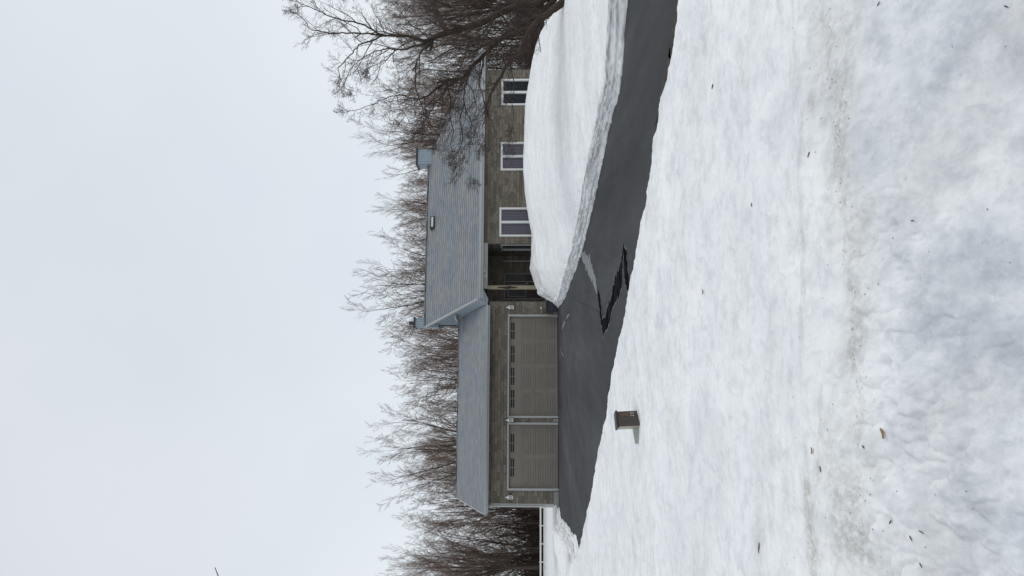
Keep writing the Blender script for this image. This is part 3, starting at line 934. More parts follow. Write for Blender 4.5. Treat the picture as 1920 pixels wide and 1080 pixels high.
# --- porch beam and post
bm_ = box('porch_beam', TRIM, house, 10.50, 12.86, -0.06, 0.16, 3.53, 3.79)
MB().box(11.10, 11.14, -0.085, -0.062, 3.58, 3.72).box(11.14, 11.24, -0.084, -0.062, 3.58, 3.62).build('house_numeral', WHITE, bm_)
MB().box(11.38, 11.42, -0.085, -0.062, 3.60, 3.74).box(11.42, 11.50, -0.084, -0.062, 3.68, 3.72).build('house_numeral', WHITE, bm_)
post = box('porch_post', WOOD, house, 10.47, 10.67, -0.02, 0.16, 0.4, 3.53, 0.012)
mb = MB()
rnd = random.Random(4)
for i in range(11):
    zc = 2.98 - i * 0.09; w_ = 0.035 + 0.05 * math.exp(-((i - 5) / 2.3) ** 2)
    mb.box(10.57 - w_, 10.57 + w_ * rnd.uniform(.6, 1), -0.045, -0.018, zc - 0.05, zc + 0.028)
mb.build('ornament', DECOR, post, 0.01)

# --- garage doors
def garage_door(s0, s1, nwin, first):
    d = 0.12
    z0, z1 = 0.03, 2.40
    rootm = MB()
    # grey casing on the outside of the opening
    rootm.box(s0 - 0.07, s0 + 0.03, -0.035, 0.10, 0.0, 2.49)
    rootm.box(s1 - 0.03, s1 + 0.07, -0.035, 0.10, 0.0, 2.49)
    rootm.box(s0 + 0.03, s1 - 0.03, -0.033, 0.10, 2.41, 2.488)
    fr_ = rootm.build('garage_door', TRIM, house, 0.006)
    npn = 4; h = (z1 - z0) / npn
    mb = MB()
    zw0, zw1 = 2.15, 2.33
    ws = [(w0, w1) for (w0, w1) in nwin]
    for i in range(npn):
        a, b = z0 + i * h + 0.004, z0 + (i + 1) * h - 0.004
        if i < npn - 1:
            # raised strips with shadow grooves between them, broken by plain uprights
            mb.box(s0 + 0.03, s1 - 0.03, d + 0.055, d + 0.08, a, b)
            nb = len(ws); wdt = (s1 - s0 - 0.06) / nb
            for j in range(nb):
                q0 = s0 + 0.03 + j * wdt; q1 = q0 + wdt
                mb.box(q0, q0 + 0.10, d, d + 0.054, a, b); mb.box(q1 - 0.10, q1, d, d + 0.054, a, b)
                cuts = [0.0, 0.20, 0.42, 0.60, 0.82, 1.0]
                for c_ in range(5):
                    g0 = 0.0085 if c_ > 0 else 0; g1 = 0.0085 if c_ < 4 else 0
                    mb.box(q0 + 0.10, q1 - 0.10, d + 0.001, d + 0.054, a + (b - a) * cuts[c_] + g0, a + (b - a) * cuts[c_ + 1] - g1)
        else:
            mb.box(s0 + 0.03, s1 - 0.03, d, d + 0.05, a, zw0)
            mb.box(s0 + 0.03, s1 - 0.03, d, d + 0.05, zw1, b + 0.004)
            edges = [s0 + 0.03] + [v for p in ws for v in p] + [s1 - 0.03]
            for k_ in range(0, len(edges), 2):
                mb.box(edges[k_], edges[k_ + 1], d, d + 0.05, zw0, zw1)
    mb.build('door_panel', DOORP, fr_)
    box('weather_strip', BLACKM, fr_, s0 + 0.03, s1 - 0.03, d + 0.005, d + 0.045, 0.002, z0)
    for a, b in ws:
        m_ = (a + b) / 2; zm = (zw0 + zw1) / 2
        g2 = MB(); g2.quad((a, d + .03, zw0), (b, d + .03, zw0), (b, d + .03, zw1), (a, d + .03, zw1))
        gm_ = g2.build('pane', bpy.data.materials['dark_glass'], fr_)
        mb = MB()
        mb.box(m_ - 0.022, m_ + 0.022, d - 0.008, d + 0.028, zw0, zw1)
        mb.box(a, m_ - .022, d - 0.004, d + 0.028, zm - 0.014, zm + 0.014); mb.box(m_ + .022, b, d - 0.004, d + 0.028, zm - 0.014, zm + 0.014)
        mb.build('muntin', DOORP, fr_)
    return fr_


garage_door(0.70, 3.79, [(1.27, 2.13), (2.43, 3.30)], 0)
garage_door(4.15, 9.12, [(4.58, 5.44), (5.69, 6.54), (6.80, 7.64), (7.96, 8.80)], 0)
# plinth blocks and corner boards
box('plinth', CONC, house, -0.02, 0.59, -0.05, 0.02, -0.02, 0.24)
box('plinth', CONC, house, 3.90, 4.04, -0.05, 0.02, -0.02, 0.24)
box('plinth', CONC, house, 9.23, GW + .02, -0.05, 0.02, -0.02, 0.22)
box('corner_board', TRIM, house, -0.05, 0.02, -0.03, 0.06, 0.0, 3.3)
box('downspout', TRIM, house, -0.14, -0.06, -0.10, 0.0, 0.25, 3.36, 0.01)

# --- wall lanterns
def lantern(s, z, d=0.0):
    l = box('wall_lantern', LAMPW, house, s - 0.055, s + 0.055, d - 0.03, d, z - 0.14, z + 0.12)
    mb = MB()
    for a in (-1, 1):
        for b in (-0.20, -0.06):
            mb.box(s + a * 0.072 - 0.010, s + a * 0.072 + 0.010, d + b - 0.012, d + b + 0.012, z - 0.10, z + 0.07)
    mb.box(s - 0.085, s + 0.085, d - 0.215, d - 0.045, z - 0.125, z - 0.10)
    mb.box(s - 0.012, s + 0.012, d - 0.218, d - 0.2, z - 0.10, z + 0.07)
    # pyramid roof
    a0 = [(s - .10, d - .24, z + .07), (s + .10, d - .24, z + .07), (s + .10, d - .03, z + .07), (s - .10, d - .03, z + .07)]
    tp = (s, d - .13, z + .21)
    for i in range(4): mb.poly([a0[i], a0[(i + 1) % 4], tp])
    mb.quad(*a0[::-1])
    mb.box(s - .015, s + .015, d - .145, d - .115, z + .19, z + .25)
    mb.build('cage', LAMPW, l)
    MB().box(s - 0.07, s + 0.07, d - 0.19, d - 0.07, z - 0.098, z + 0.068).build('glass', LGLASS, l)


for s_ in (0.32, 3.97, 9.53): lantern(s_, 2.33)
box('wall_socket', LAMPW, house, 9.47, 9.57, -0.03, 0.0, 0.80, 0.86)

# --- roofs
def slab(mb, pts, thick, uv):
    top = [Vector(p) for p in pts]
    mb.poly(top, uv)
    lo = [p - Vector((0, 0, thick)) for p in top]
    mb.poly(lo[::-1], uv[::-1])
    for i in range(len(top)):
        j = (i + 1) % len(top)
        mb.poly([lo[i], lo[j], top[j], top[i]], [(0, 0.02), (0.1, 0.02), (0.1, 0.05), (0, 0.05)])


sl = math.hypot
# garage roof: eave d=-.5 z=3.58, ridge d=4.5 z=5.36
ge, gr = 3.58, 5.40
mb = MB(); L_ = sl(5, gr - ge)
a = [(-0.42, -0.5, ge), (9.58, -0.5, ge), (9.55, 4.5, gr), (-0.22, 4.5, gr)]
slab(mb, a, 0.05, [(-.42, 0), (9.58, 0), (9.55, L_), (-.22, L_)])
a = [(9.58, 9.5, ge), (-0.42, 9.5, ge), (-0.22, 4.5, gr), (9.55, 4.5, gr)]
slab(mb, a, 0.05, [(0, 0), (10, 0), (10, L_), (0, L_)])
groof = mb.build('garage_roof', ROOF, house)
mb = MB()
def gutter(mb, s0, s1, d, z):
    mb.box(s0, s1, d - 0.13, d - 0.002, z - 0.10, z - 0.085)
    mb.quad((s0, d - .13, z - .10), (s1, d - .13, z - .10), (s1, d - .16, z + .0), (s0, d - .16, z + .0))
    mb.quad((s0, d - .13, z - .10), (s0, d - .16, z), (s0, d, z), (s0, d, z - .10))
    mb.quad((s1, d - .13, z - .10), (s1, d, z - .10), (s1, d, z), (s1, d - .16, z))
    mb.box(s0, s1, d - 0.172, d - 0.155, z - 0.012, z + 0.006)
gutter(mb, -0.45, 9.6, -0.5, 3.55)
mb.build('gutter', GUTTER, groof)
mb = MB()
mb.box(-0.42, 9.58, -0.498, -0.46, 3.36, 3.53)
mb.build('fascia', TRIM, groof)
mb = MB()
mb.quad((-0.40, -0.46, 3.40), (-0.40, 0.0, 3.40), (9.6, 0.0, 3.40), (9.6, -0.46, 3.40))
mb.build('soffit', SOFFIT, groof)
mb = MB()
for a, b, c, d in ((( -0.44, -0.5, ge + .01), (-0.24, 4.5, gr + .01), 0, 0), ((-0.44, 9.5, ge + .01), (-0.24, 4.5, gr + .01), 0, 0)):
    A_, B2_ = Vector(a), Vector(b)
    mb.quad(A_ - Vector((0, 0, .2)), B2_ - Vector((0, 0, .2)), B2_, A_)
    mb.quad(A_ - Vector((-.03, 0, .2)), A_ + Vector((.03, 0, 0)), B2_ + Vector((.03, 0, 0)), B2_ - Vector((-.03, 0, .2)))
    mb.quad(A_, B2_, B2_ + Vector((.03, 0, 0)), A_ + Vector((.03, 0, 0)))
mb.build('bargeboard', TRIM, groof)
box('ridge_cap', ROOF, groof, -0.22, 9.5, 4.38, 4.62, gr - 0.03, gr + 0.015)

# main roof: eave z=3.97 at d=-.55, ridge z=7.42 at d=5
he, hr = 3.97, 7.42
e0, e1 = 9.92, 23.2       # eave ends
r0, r1 = 9.12, 18.95      # ridge ends
mb = MB(); L_ = sl(5.55, hr - he)
slab(mb, [(e0, -0.55, he), (e1, -0.55, he), (r1, 5, hr), (r0, 5, hr)], 0.06, [(e0, 0), (e1, 0), (r1, L_), (r0, L_)])
slab(mb, [(e1, 10.55, he), (e0, 10.55, he), (r0, 5, hr), (r1, 5, hr)], 0.06, [(e1, 0), (e0, 0), (r0, L_), (r1, L_)])
slab(mb, [(e1, -0.55, he), (e1, 10.55, he), (r1, 5, hr)], 0.06, [(0, 0), (11.1, 0), (5.5, sl(4.25, hr - he))])
hroof = mb.build('main_roof', ROOF, house)
mb = MB(); gutter(mb, e0 - .02, e1 + .1, -0.55, 3.93); mb.build('gutter', GUTTER, hroof)
mb = MB(); mb.box(e0, e1, -0.548, -0.50, 3.72, 3.90); mb.build('fascia', TRIM, hroof)
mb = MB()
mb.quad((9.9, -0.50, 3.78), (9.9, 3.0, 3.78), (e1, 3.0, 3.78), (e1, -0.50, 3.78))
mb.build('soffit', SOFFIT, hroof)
mb = MB(); mb.box(e1 - .05, e1, -0.5, 10.5, 3.72, 3.90); mb.build('fascia', TRIM, hroof)
mb = MB(); mb.box(r0 + .02, r1, 4.86, 5.14, hr - 0.05, hr + 0.02); mb.build('ridge_cap', ROOF, hroof)
# hip ridge caps
for dd_ in (-0.55, 10.55):
    A_, B3 = Vector((e1, dd_, he + .012)), Vector((r1, 5, hr + .012))
    dv_ = (B3 - A_).normalized(); sd_ = dv_.cross(Vector((0, 0, 1))).normalized() * 0.12
    mb = MB(); mb.quad(A_ - sd_ - Vector((0, 0, .04)), A_ + Vector((0, 0, .03)), B3 + Vector((0, 0, .03)), B3 - sd_ - Vector((0, 0, .04)), ((0, 0.02), (0.1, 0.02), (0.1, 6), (0, 6)))
    mb.quad(A_ + Vector((0, 0, .03)), A_ + sd_ - Vector((0, 0, .04)), B3 + sd_ - Vector((0, 0, .04)), B3 + Vector((0, 0, .03)), ((0, 0.02), (0.1, 0.02), (0.1, 6), (0, 6)))
    mb.build('hip_cap', ROOF, hroof)
# left gable: leaning siding face between the rake and the garage roof
E0, E1, E2 = Vector((9.95, -0.55, he - .08)), Vector((9.18, 5, hr - .08)), Vector((9.95, 10.55, he - .08))
L0, L1, L2 = Vector((9.60, -0.50, 3.50)), Vector((9.56, 5, 5.10)), Vector((9.6, 10.5, 3.5))
mb = MB()
nst = 24
for (Ea, Eb, La, Lb) in ((E0, E1, L0, L1), (E1, E2, L1, L2)):
    for i in range(nst):
        u0, u1 = i / nst, (i + 1) / nst
        p0, p1, p2, p3 = La.lerp(Lb, u1), La.lerp(Lb, u0), Ea.lerp(Eb, u0), Ea.lerp(Eb, u1)
        mb.quad(p0, p1, p2, p3, [(p.y, p.z) for p in (p0, p1, p2, p3)])
mb.build('gable_siding', SIDING, house)
mb = MB()
for A_, B4 in ((Vector((e0 - .03, -0.56, he + .0)), Vector((r0 - .03, 5, hr + .0))), (Vector((e0 - .03, 10.56, he)), Vector((r0 - .03, 5, hr)))):
    dn = Vector((0, 0, .17)); ins = Vector((.05, 0, 0))
    mb.quad(A_ - dn, B4 - dn, B4 + dn * .08, A_ + dn * .08)
    mb.quad(A_ - dn + ins, B4 - dn + ins, B4 - dn, A_ - dn)
    mb.quad(A_ + dn * .08, B4 + dn * .08, B4 + dn * .08 + ins, A_ + dn * .08 + ins)
mb.build('rake_board', TRIM, hroof)
# end of the soffit box at the front left corner of the main roof
mb = MB()
mb.poly([(9.92, -0.55, 3.95), (9.60, -0.52, 3.50), (9.9, -0.52, 3.46), (10.5, -0.50, 3.74), (10.5, -0.55, 3.90)])
mb.poly([(9.9, -0.52, 3.46), (9.60, -0.52, 3.50), (9.6, 0.0, 3.5), (9.9, 0.0, 3.46)])
mb.poly([(9.9, -0.52, 3.46), (9.9, 0.0, 3.46), (10.5, 0.0, 3.74), (10.5, -0.5, 3.74)])
mb.build('eave_return', SIDING, hroof)
MB().box(9.30, 9.52, 2.6, 3.7, 5.35, 5.47).build('drip_ledge', TRIM, hroof)

# --- chimneys clad in siding, and the roof vent
def chimney(s, d, w_, dp, z0, z1, flare, pipe=False):
    mb = MB()
    t_ = flare
    lo = [(s - w_, d - dp, z0), (s + w_, d - dp, z0), (s + w_, d + dp, z0), (s - w_, d + dp, z0)]
    zf = z1 - 0.0
    hi = [(s - w_ - t_, d - dp - t_, zf), (s + w_ + t_, d - dp - t_, zf), (s + w_ + t_, d + dp + t_, zf), (s - w_ - t_, d + dp + t_, zf)]
    for i in range(4):
        j = (i + 1) % 4
        W = 2 * (w_ if i % 2 == 0 else dp)
        mb.quad(lo[i], lo[j], hi[j], hi[i], ((z0, 0), (z0, W), (z1, W), (z1, 0)))
    mb.quad(*hi)
    c = mb.build('chimney', CHIM, house)
    MB().box(s - w_ - t_ - .05, s + w_ + t_ + .05, d - dp - t_ - .05, d + dp + t_ + .05, z1 + 0.002, z1 + 0.11).build('cap', BLACKM, c, 0.01)
    if pipe:
        box('flue', BLACKM, c, s - 0.10, s + 0.10, d - 0.1, d + 0.1, z1 + 0.18, z1 + 0.42, 0.02)
        box('flue', TRIMD, c, s - 0.06, s + 0.06, d - 0.06, d + 0.06, z1 + 0.11, z1 + 0.18)
    return c


CHIM = siding_material('chimney_siding', (0.24, 0.30, 0.345), (0.33, 0.39, 0.44), 0.14, 1)
chimney(19.12, 5.0, 0.44, 0.40, 6.9, 7.97, 0.03)
chimney(9.38, 5.35, 0.26, 0.35, 6.6, 7.93, 0.0, True)
# roof vent: dark box with pale lid standing on the slope
vs, vd = 15.0, 4.1
vz = he + (hr - he) * (vd + .55) / 5.55
mb = MB(); mb.box(vs - .36, vs + .36, vd - .12, vd + .45, vz - .16, vz + .20)
vent = mb.build('roof_vent', BLACKM, house, 0.01)
MB().box(vs - .26, vs + .30, vd - .16, vd - .122, vz + .04, vz + .15).build('vent_face', WHITE, vent)
MB().box(vs - .38, vs + .38, vd - .2, vd + .47, vz + .202, vz + .23).build('lid', TRIMD, vent)

def local(s, d, z=0):
    return Vector((HX + s * math.cos(TH) - d * math.sin(TH), HY + s * math.sin(TH) + d * math.cos(TH), z))

# ------------------------------------------------------------------ bin by the garage
bl = local(9.50, -0.42)
bn = empty('storage_bin', bl, TH)
tag(bn, 'dark grey plastic bin with a flat lid standing against the stone between garage and porch', 'bin')
mb = MB()
w0, w1 = .21, .26
lo = [(-w0, -w0, 0.02), (w0, -w0, 0.02), (w0, w0, 0.02), (-w0, w0, 0.02)]; hi = [(-w1, -w1, .54), (w1, -w1, .54), (w1, w1, .54), (-w1, w1, .54)]
for i in range(4): mb.quad(lo[i], lo[(i + 1) % 4], hi[(i + 1) % 4], hi[i])
mb.quad(*lo[::-1]); mb.quad(*hi)
mb.build('body', BINM, bn, 0.02)
box('lid', BINM, bn, -.30, .30, -.30, .30, .542, .60, 0.02)
box('handle', BLACKM, bn, -.1, .1, -.33, -.302, .555, .59, 0.005)

# ------------------------------------------------------------------ utility box half buried in the foreground snow
ub = snow_hit(1199, 789)
ub = on_ground(1197, 786, ub.z)
un = empty('utility_box', (ub.x, ub.y, ub.z - 0.02), R(24))
sc = ub.y / F
un.rotation_euler = (0, R(-3), R(24))
tag(un, 'small brown metal utility box with beige side poking out of the foreground snow', 'utility box')
W2, H2, D2 = 14.0 * sc, 43 * sc, 11 * sc
mb = MB(); mb.box(-W2, W2, -D2, D2, -0.12, H2)
mb.build('body', BROWNM, un, 0.004)
MB().box(-W2 - .012, W2 + .010, -D2 - .012, D2 + .012, H2 + .001, H2 + .022).build('cap', BROWNC, un, 0.004)
MB().box(-W2 - .007, -W2 - .001, -D2 + .008, D2 - .006, -0.08, H2 - .004).build('side_panel', BEIGE, un)
MB().box(W2 * .35, W2 * .78, -D2 - .004, -D2 - .001, H2 * .5, H2 * .85).build('sticker', ORANGE, un)
mbs = MB()
for a in range(3):
    mbs.box(W2 * .30, W2 * .42, -D2 - .0045, -D2 - .001, H2 * (.3 + a * .06) , H2 * (.325 + a * .06))
    mbs.box(W2 * .62, W2 * .74, -D2 - .0045, -D2 - .001, H2 * (.3 + a * .06), H2 * (.325 + a * .06))
mbs.build('sticker', PALE, un)
MB().box(-W2 * 1.25, -W2 * .2, -D2 - .02, D2 * .6, -0.03, H2 * .07).build('hinge', BROWNC, un)
# the sage plate leaning out of its foot on the left
c0 = snow_hit(1199, 820)
pl = empty('sage_flap', (0, 0, 0))
pl.parent = un
bpy.data.objects.remove(pl)
mb = MB()
x0, x1 = -W2 * 1.22, -W2 * 1.22 - 30 * sc
za, zb, zc_, zd = H2 * .40, 0.035, 0.02, H2 * .38
y_ = -D2 * .6
mb.poly([(x0, y_, zb), (x0, y_, za), ((x0 + x1) / 2, y_ + .004, za * .95), (x1, y_ - .02, zd), (x1, y_ - .03, zc_ - .03), ((x0 + x1) / 2, y_ - .006, -0.025)])
o = mb.build('plate', SAGE, un)
sm = o.modifiers.new('solid', 'SOLIDIFY'); sm.thickness = 0.006

# ------------------------------------------------------------------ rail fence at the back of the yard
FY = 70.0
fence = empty('rail_fence', (-30, FY, 0))
tag(fence, 'long low white rail fence at the far left edge of the snowy yard', 'fence')
fz = lambda x, Y: at_depth(x, 1000, Y).z
t0, t1 = fz(1012.0, FY), fz(1015.0, FY)
u0_, u1_ = fz(1019.0, FY), fz(1021.2, FY)
box('rail', WHITE, fence, -22, 22, -0.03, 0.03, t1, t0)
box('rail', WHITE, fence, -22, 22, -0.028, 0.032, u1_, u0_)
for i in range(26):
    X = (540 - (985 + (i - 12) * 34)) / F * FY + 30
    if X > 22 or X < -22: continue
    box('post', WHITE, fence, X - .05, X + .05, -0.07, -0.032, -0.2, t0 + 0.04)

# ------------------------------------------------------------------ trees
class Branches:
    def __init__(s): s.paths = []

    def mesh(s, name, m, parent, sides=None):
        V = []; Fc = []
        for pts, rs, ns in s.paths:
            b0 = len(V)
            n_ = len(pts)
            prev = None
            for i, p in enumerate(pts):
                d = (pts[min(i + 1, n_ - 1)] - pts[max(i - 1, 0)])
                if d.length < 1e-6: d = Vector((0, 0, 1))
                d.normalize()
                if prev is None:
                    a = d.cross(Vector((0.3, 0.9, 0.1)));
                    if a.length < 1e-3: a = d.cross(Vector((1, 0, 0)))
                else:
                    a = prev - d * prev.dot(d)
                    if a.length < 1e-4: a = d.orthogonal()
                a.normalize(); prev = a
                bb = d.cross(a)
                for k_ in range(ns):
                    th = 2 * math.pi * k_ / ns
                    V.append(p + a * (math.cos(th) * rs[i]) + bb * (math.sin(th) * rs[i]))
            for i in range(n_ - 1):
                for k_ in range(ns):
                    k2 = (k_ + 1) % ns
                    Fc.append((b0 + i * ns + k_, b0 + i * ns + k2, b0 + (i + 1) * ns + k2, b0 + (i + 1) * ns + k_))
        me = bpy.data.meshes.new(name)
        me.from_pydata(V, [], Fc)
        me.materials.append(m)
        me.polygons.foreach_set('use_smooth', [True] * len(me.polygons))
        me.update()
        o = bpy.data.objects.new(name, me); C.objects.link(o)
        if parent: o.parent = parent
        return o


def path(rnd, p, d, L, r0, r1, nseg, wig, trop):
    pts = [p.copy()]; rs = [r0]; dirs = [d.copy()]
    d = d.copy()
    for i in range(nseg):
        d = d + Vector((rnd.gauss(0, wig), rnd.gauss(0, wig), rnd.gauss(0, wig))) + Vector((0, 0, trop))
        d.normalize()
        pts.append(pts[-1] + d * (L / nseg)); rs.append(r0 + (r1 - r0) * (i + 1) / nseg); dirs.append(d.copy())
    return pts, rs, dirs


def side_dir(rnd, d, angle):
    a = d.orthogonal().normalized(); b = d.cross(a)
    th = rnd.uniform(0, 2 * math.pi)
    s = a * math.cos(th) + b * math.sin(th)
    return (d * math.cos(angle) + s * math.sin(angle)).normalized()


def grow(rnd, out_, pts, rs, dirs, L, lvl, spec):
    """spec[lvl] = (count, len_ratio, angle, wiggle, tropism, nseg, sides, tstart)"""
    if lvl >= len(spec): return
    cnt, lr, an, wig, trop, ns_, sides, ts = spec[lvl]
    n_ = len(pts) - 1
    for k_ in range(cnt):
        t_ = ts + (1 - ts) * (k_ + rnd.random()) / cnt
        f_ = t_ * n_; i = min(int(f_), n_ - 1); u_ = f_ - i
        p = pts[i].lerp(pts[i + 1], u_); r = rs[i] * (1 - u_) + rs[i + 1] * u_
        d = side_dir(rnd, dirs[min(i + 1, n_)], an * rnd.uniform(0.6, 1.3))
        if spec is not None and trop > 0 and d.z < -0.1: d.z *= -0.4
        l2 = L * lr * (1.15 - TAPER * t_) * rnd.uniform(0.7, 1.25)
        rr_ = max(min(r * rnd.uniform(0.45, 0.68), RCAP), RMIN)
        a, b, c = path(rnd, p, d, l2, rr_, max(RMIN * 0.6, rr_ * 0.28), ns_, wig, trop)
        out_[lvl].paths.append((a, b, sides))
        grow(rnd, out_, a, b, c, l2, lvl + 1, spec)


RMIN = 0.009
RCAP = 0.09
TAPER = 0.6
def woodland_variant(seed, H, kind):
    """returns (trunk_paths, crown_paths) of one tree of height about H"""
    rnd = random.Random(seed)
    tr = Branches(); L1 = Branches(); L2 = Branches(); L3 = Branches(); L4 = Branches()
    if kind == 'fan':          # short bole dividing into rising limbs
        stems = 1; spread = 0.42; bole = 0.22
    elif kind == 'tall':       # one leader
        stems = 1; spread = 0.3; bole = 1.0
    else:                      # clump of slim upright stems
        stems = 4; spread = 0.14; bole = 1.0
    spec = [(9, 0.46, 0.60, 0.06, 0.07, 7, 4, 0.25), (8, 0.44, 0.62, 0.08, 0.06, 5, 3, 0.12), (7, 0.50, 0.58, 0.10, 0.04, 3, 3, 0.08)]
    outs = [L1, L2, L3]
    r0 = 0.018 * H * 0.72
    if kind == 'fan':
        a, b, c = path(rnd, Vector((0, 0, -0.3)), Vector((0, 0, 1)), H * bole + .3, r0 * 1.3, r0 * 1.1, 4, 0.02, 0)
        tr.paths.append((a, b, 7))
        for k_ in range(8):
            th = k_ * .79 + rnd.uniform(-.3, .3)
            sp = spread * rnd.uniform(0.25, 1.5)
            d = Vector((math.cos(th) * sp, math.sin(th) * sp, 1)).normalized()
            l = H * 0.80 * rnd.uniform(0.75, 1.02)
            a2, b2, c2 = path(rnd, a[-1], d, l, r0 * rnd.uniform(.5, .75), 0.012, 10, 0.045, 0.015)
            tr.paths.append((a2, b2, 5))
            grow(rnd, outs, a2, b2, c2, l, 0, [(10, 0.42, 0.65, 0.08, 0.08, 7, 4, 0.08), (9, 0.40, 0.7, 0.10, 0.05, 5, 3, 0.10), (8, 0.46, 0.65, 0.12, 0.02, 3, 3, 0.06)])
    else:
        for k_ in range(stems):
            th = k_ * 6.28 / stems + rnd.uniform(-.4, .4)
            sp = spread * rnd.uniform(.6, 1.2) if stems > 1 else 0.03
            d = Vector((math.cos(th) * sp, math.sin(th) * sp, 1)).normalized()
            l = H * rnd.uniform(0.82, 1.0)
            rr_ = r0 if stems == 1 else r0 * .6
            a, b, c = path(rnd, Vector((0.15 * k_, 0, -0.3)), d, l, rr_, 0.012, 12, 0.025, 0.01)
            tr.paths.append((a, b, 6))
            if stems == 1: grow(rnd, outs, a, b, c, l * 0.9, 0, [(24, 0.42, 0.95, 0.08, 0.13, 8, 4, 0.20), (11, 0.36, 0.75, 0.10, 0.06, 5, 3, 0.10), (9, 0.46, 0.7, 0.12, 0.02, 3, 3, 0.06)])
            else: grow(rnd, outs, a, b, c, l * 0.8, 0, [(15, 0.36, 0.85, 0.08, 0.11, 7, 4, 0.16), (9, 0.40, 0.75, 0.10, 0.05, 4, 3, 0.10), (8, 0.46, 0.65, 0.12, 0.02, 3, 3, 0.06)])
    tr.paths += L1.paths
    cr_ = Branches(); cr_.paths = L2.paths + L3.paths
    return tr, cr_


VAR = []
RMIN = 0.0085
H0 = 15.0
for sd_, kd in ((11, 'fan'), (12, 'clump'), (13, 'tall'), (14, 'clump'), (15, 'fan'), (16, 'tall')):
    t_, c_ = woodland_variant(sd_, H0, kd)
    VAR.append((t_, c_, kd))
proto = {}


def woodland_tree(i, X, Y, Hh, rz, label, group, wide=1.0):
    t_, c_, kd = VAR[i]
    if i not in proto:
        e = empty('bare_tree', (X, Y, 0), rz)
        t_.mesh('trunk', BARK2, e); c_.mesh('crown', TWIG2, e)
        zt = max(v.co.z for v in e.children[1].data.vertices)
        proto[i] = (e, zt)
    else:
        src = proto[i][0]
        e = src.copy(); C.objects.link(e)
        for ch in list(src.children):
            c2 = ch.copy(); C.objects.link(c2); c2.parent = e
        e.location = (X, Y, 0); e.rotation_euler = (0, 0, rz)
    s_ = Hh / proto[i][1]
    e.scale = (s_ * wide, s_ * wide, s_)
    for kk in ('label', 'category', 'group'):
        if kk in e: del e[kk]
    tag(e, label, 'tree', group)
    return e


GRP = 'bare trees of the wood behind the house'
specimens = [   # y_px, x_top, depth, variant, width, label
    (840, 683, 66, 0, 0.85, 'tall bare tree with a wide fan of twigs over the middle of the garage roof'),
    (536, 656, 64, 4, 0.85, 'bare tree forking low and fanning out above the main roof beside the left chimney'),
    (255, 668, 66, 0, 0.85, 'fine-twigged bare tree rising behind the right chimney'),
    (405, 706, 66, 4, 0.80, 'bare tree with thin upright branches behind the roof vent'),
    (1062, 706, 72, 4, 0.80, 'tall bare tree at the far left edge, higher than its neighbours'),
    (650, 716, 68, 1, 0.75, 'dense bare tree just left of the gable peak'),
    (718, 722, 68, 3, 0.75, 'bushy bare tree over the right half of the garage roof'),
    (950, 752, 74, 0, 0.80, 'leaning bare tree beyond the left end of the garage roof'),
    (900, 741, 70, 1, 0.75, 'broad bare tree over the left end of the garage roof'),
]
rnd = random.Random(5)
for (py, px, Y, vi, wd, lab) in specimens:
    P = at_depth(px, py, Y)
    woodland_tree(vi, P.x, Y, P.z, rnd.uniform(0, 6.28), lab, None, wd)
prof = [(-400, 700), (-200, 680), (0, 690), (100, 705), (190, 715), (240, 720), (300, 730), (345, 752), (380, 725), (440, 730), (465, 735), (500, 722), (560, 750), (600, 735), (640, 722), (690, 720), (735, 728), (755, 745),
        (790, 760), (860, 762), (900, 745), (950, 752), (1000, 768), (1020, 765), (1060, 730), (1100, 715), (1300, 720), (1500, 710)]
px_y = [p[0] for p in prof]; px_x = [p[1] for p in prof]
k = 0
for row, (Y0_, Y1_, stp, shrink) in enumerate(((76, 84, 2.45, 1.0), (86, 98, 3.4, 1.0), (100, 118, 6.5, 1.0))):
    X = -52.0 - row * 8
    while X < 60 + row * 8:
        Y = rnd.uniform(Y0_, Y1_)
        py = 540 - X / Y * F
        top = float(np.interp(py, px_y, px_x)) + rnd.uniform(0, 34) + (0 if row == 0 else 6)
        Ht = EYE + (996 - top) / F * Y
        vi = rnd.choice([1, 3, 2, 5, 1, 3, 4])
        woodland_tree(vi, X, Y, Ht, rnd.uniform(0, 6.28), 'bare grey-brown tree among the massed trees of the wood', GRP, rnd.uniform(0.62, 0.9))
        X += stp * rnd.uniform(0.7, 1.3)

# brushwood under the trees: nobody could count it
br = Branches()
rnd = random.Random(9)
for i in range(7500):
    X = rnd.uniform(-62, 62); Y = rnd.uniform(75.5, 112)
    h_ = 1.2 + 5.5 * rnd.random() ** 1.7
    d = Vector((rnd.gauss(0, .22), rnd.gauss(0, .22), 1)).normalized()
    a, b, c = path(rnd, Vector((X, Y, -0.1)), d, h_, rnd.uniform(.02, .05), 0.012, 4, 0.06, 0)
    br.paths.append((a, b, 3))
    for _ in range(5):
        q = rnd.uniform(.1, .9) * 4; ii = min(int(q), 3)
        a2, b2, c2 = path(rnd, a[ii].lerp(a[ii + 1], q - ii), side_dir(rnd, c[ii], .7), h_ * .42, .018, .010, 3, .12, 0.03)
        br.paths.append((a2, b2, 3))
bo = br.mesh('brushwood', BRUSH, None)
tag(bo, 'dark tangled brushwood filling the foot of the wood behind the fence', 'undergrowth', kind='stuff')

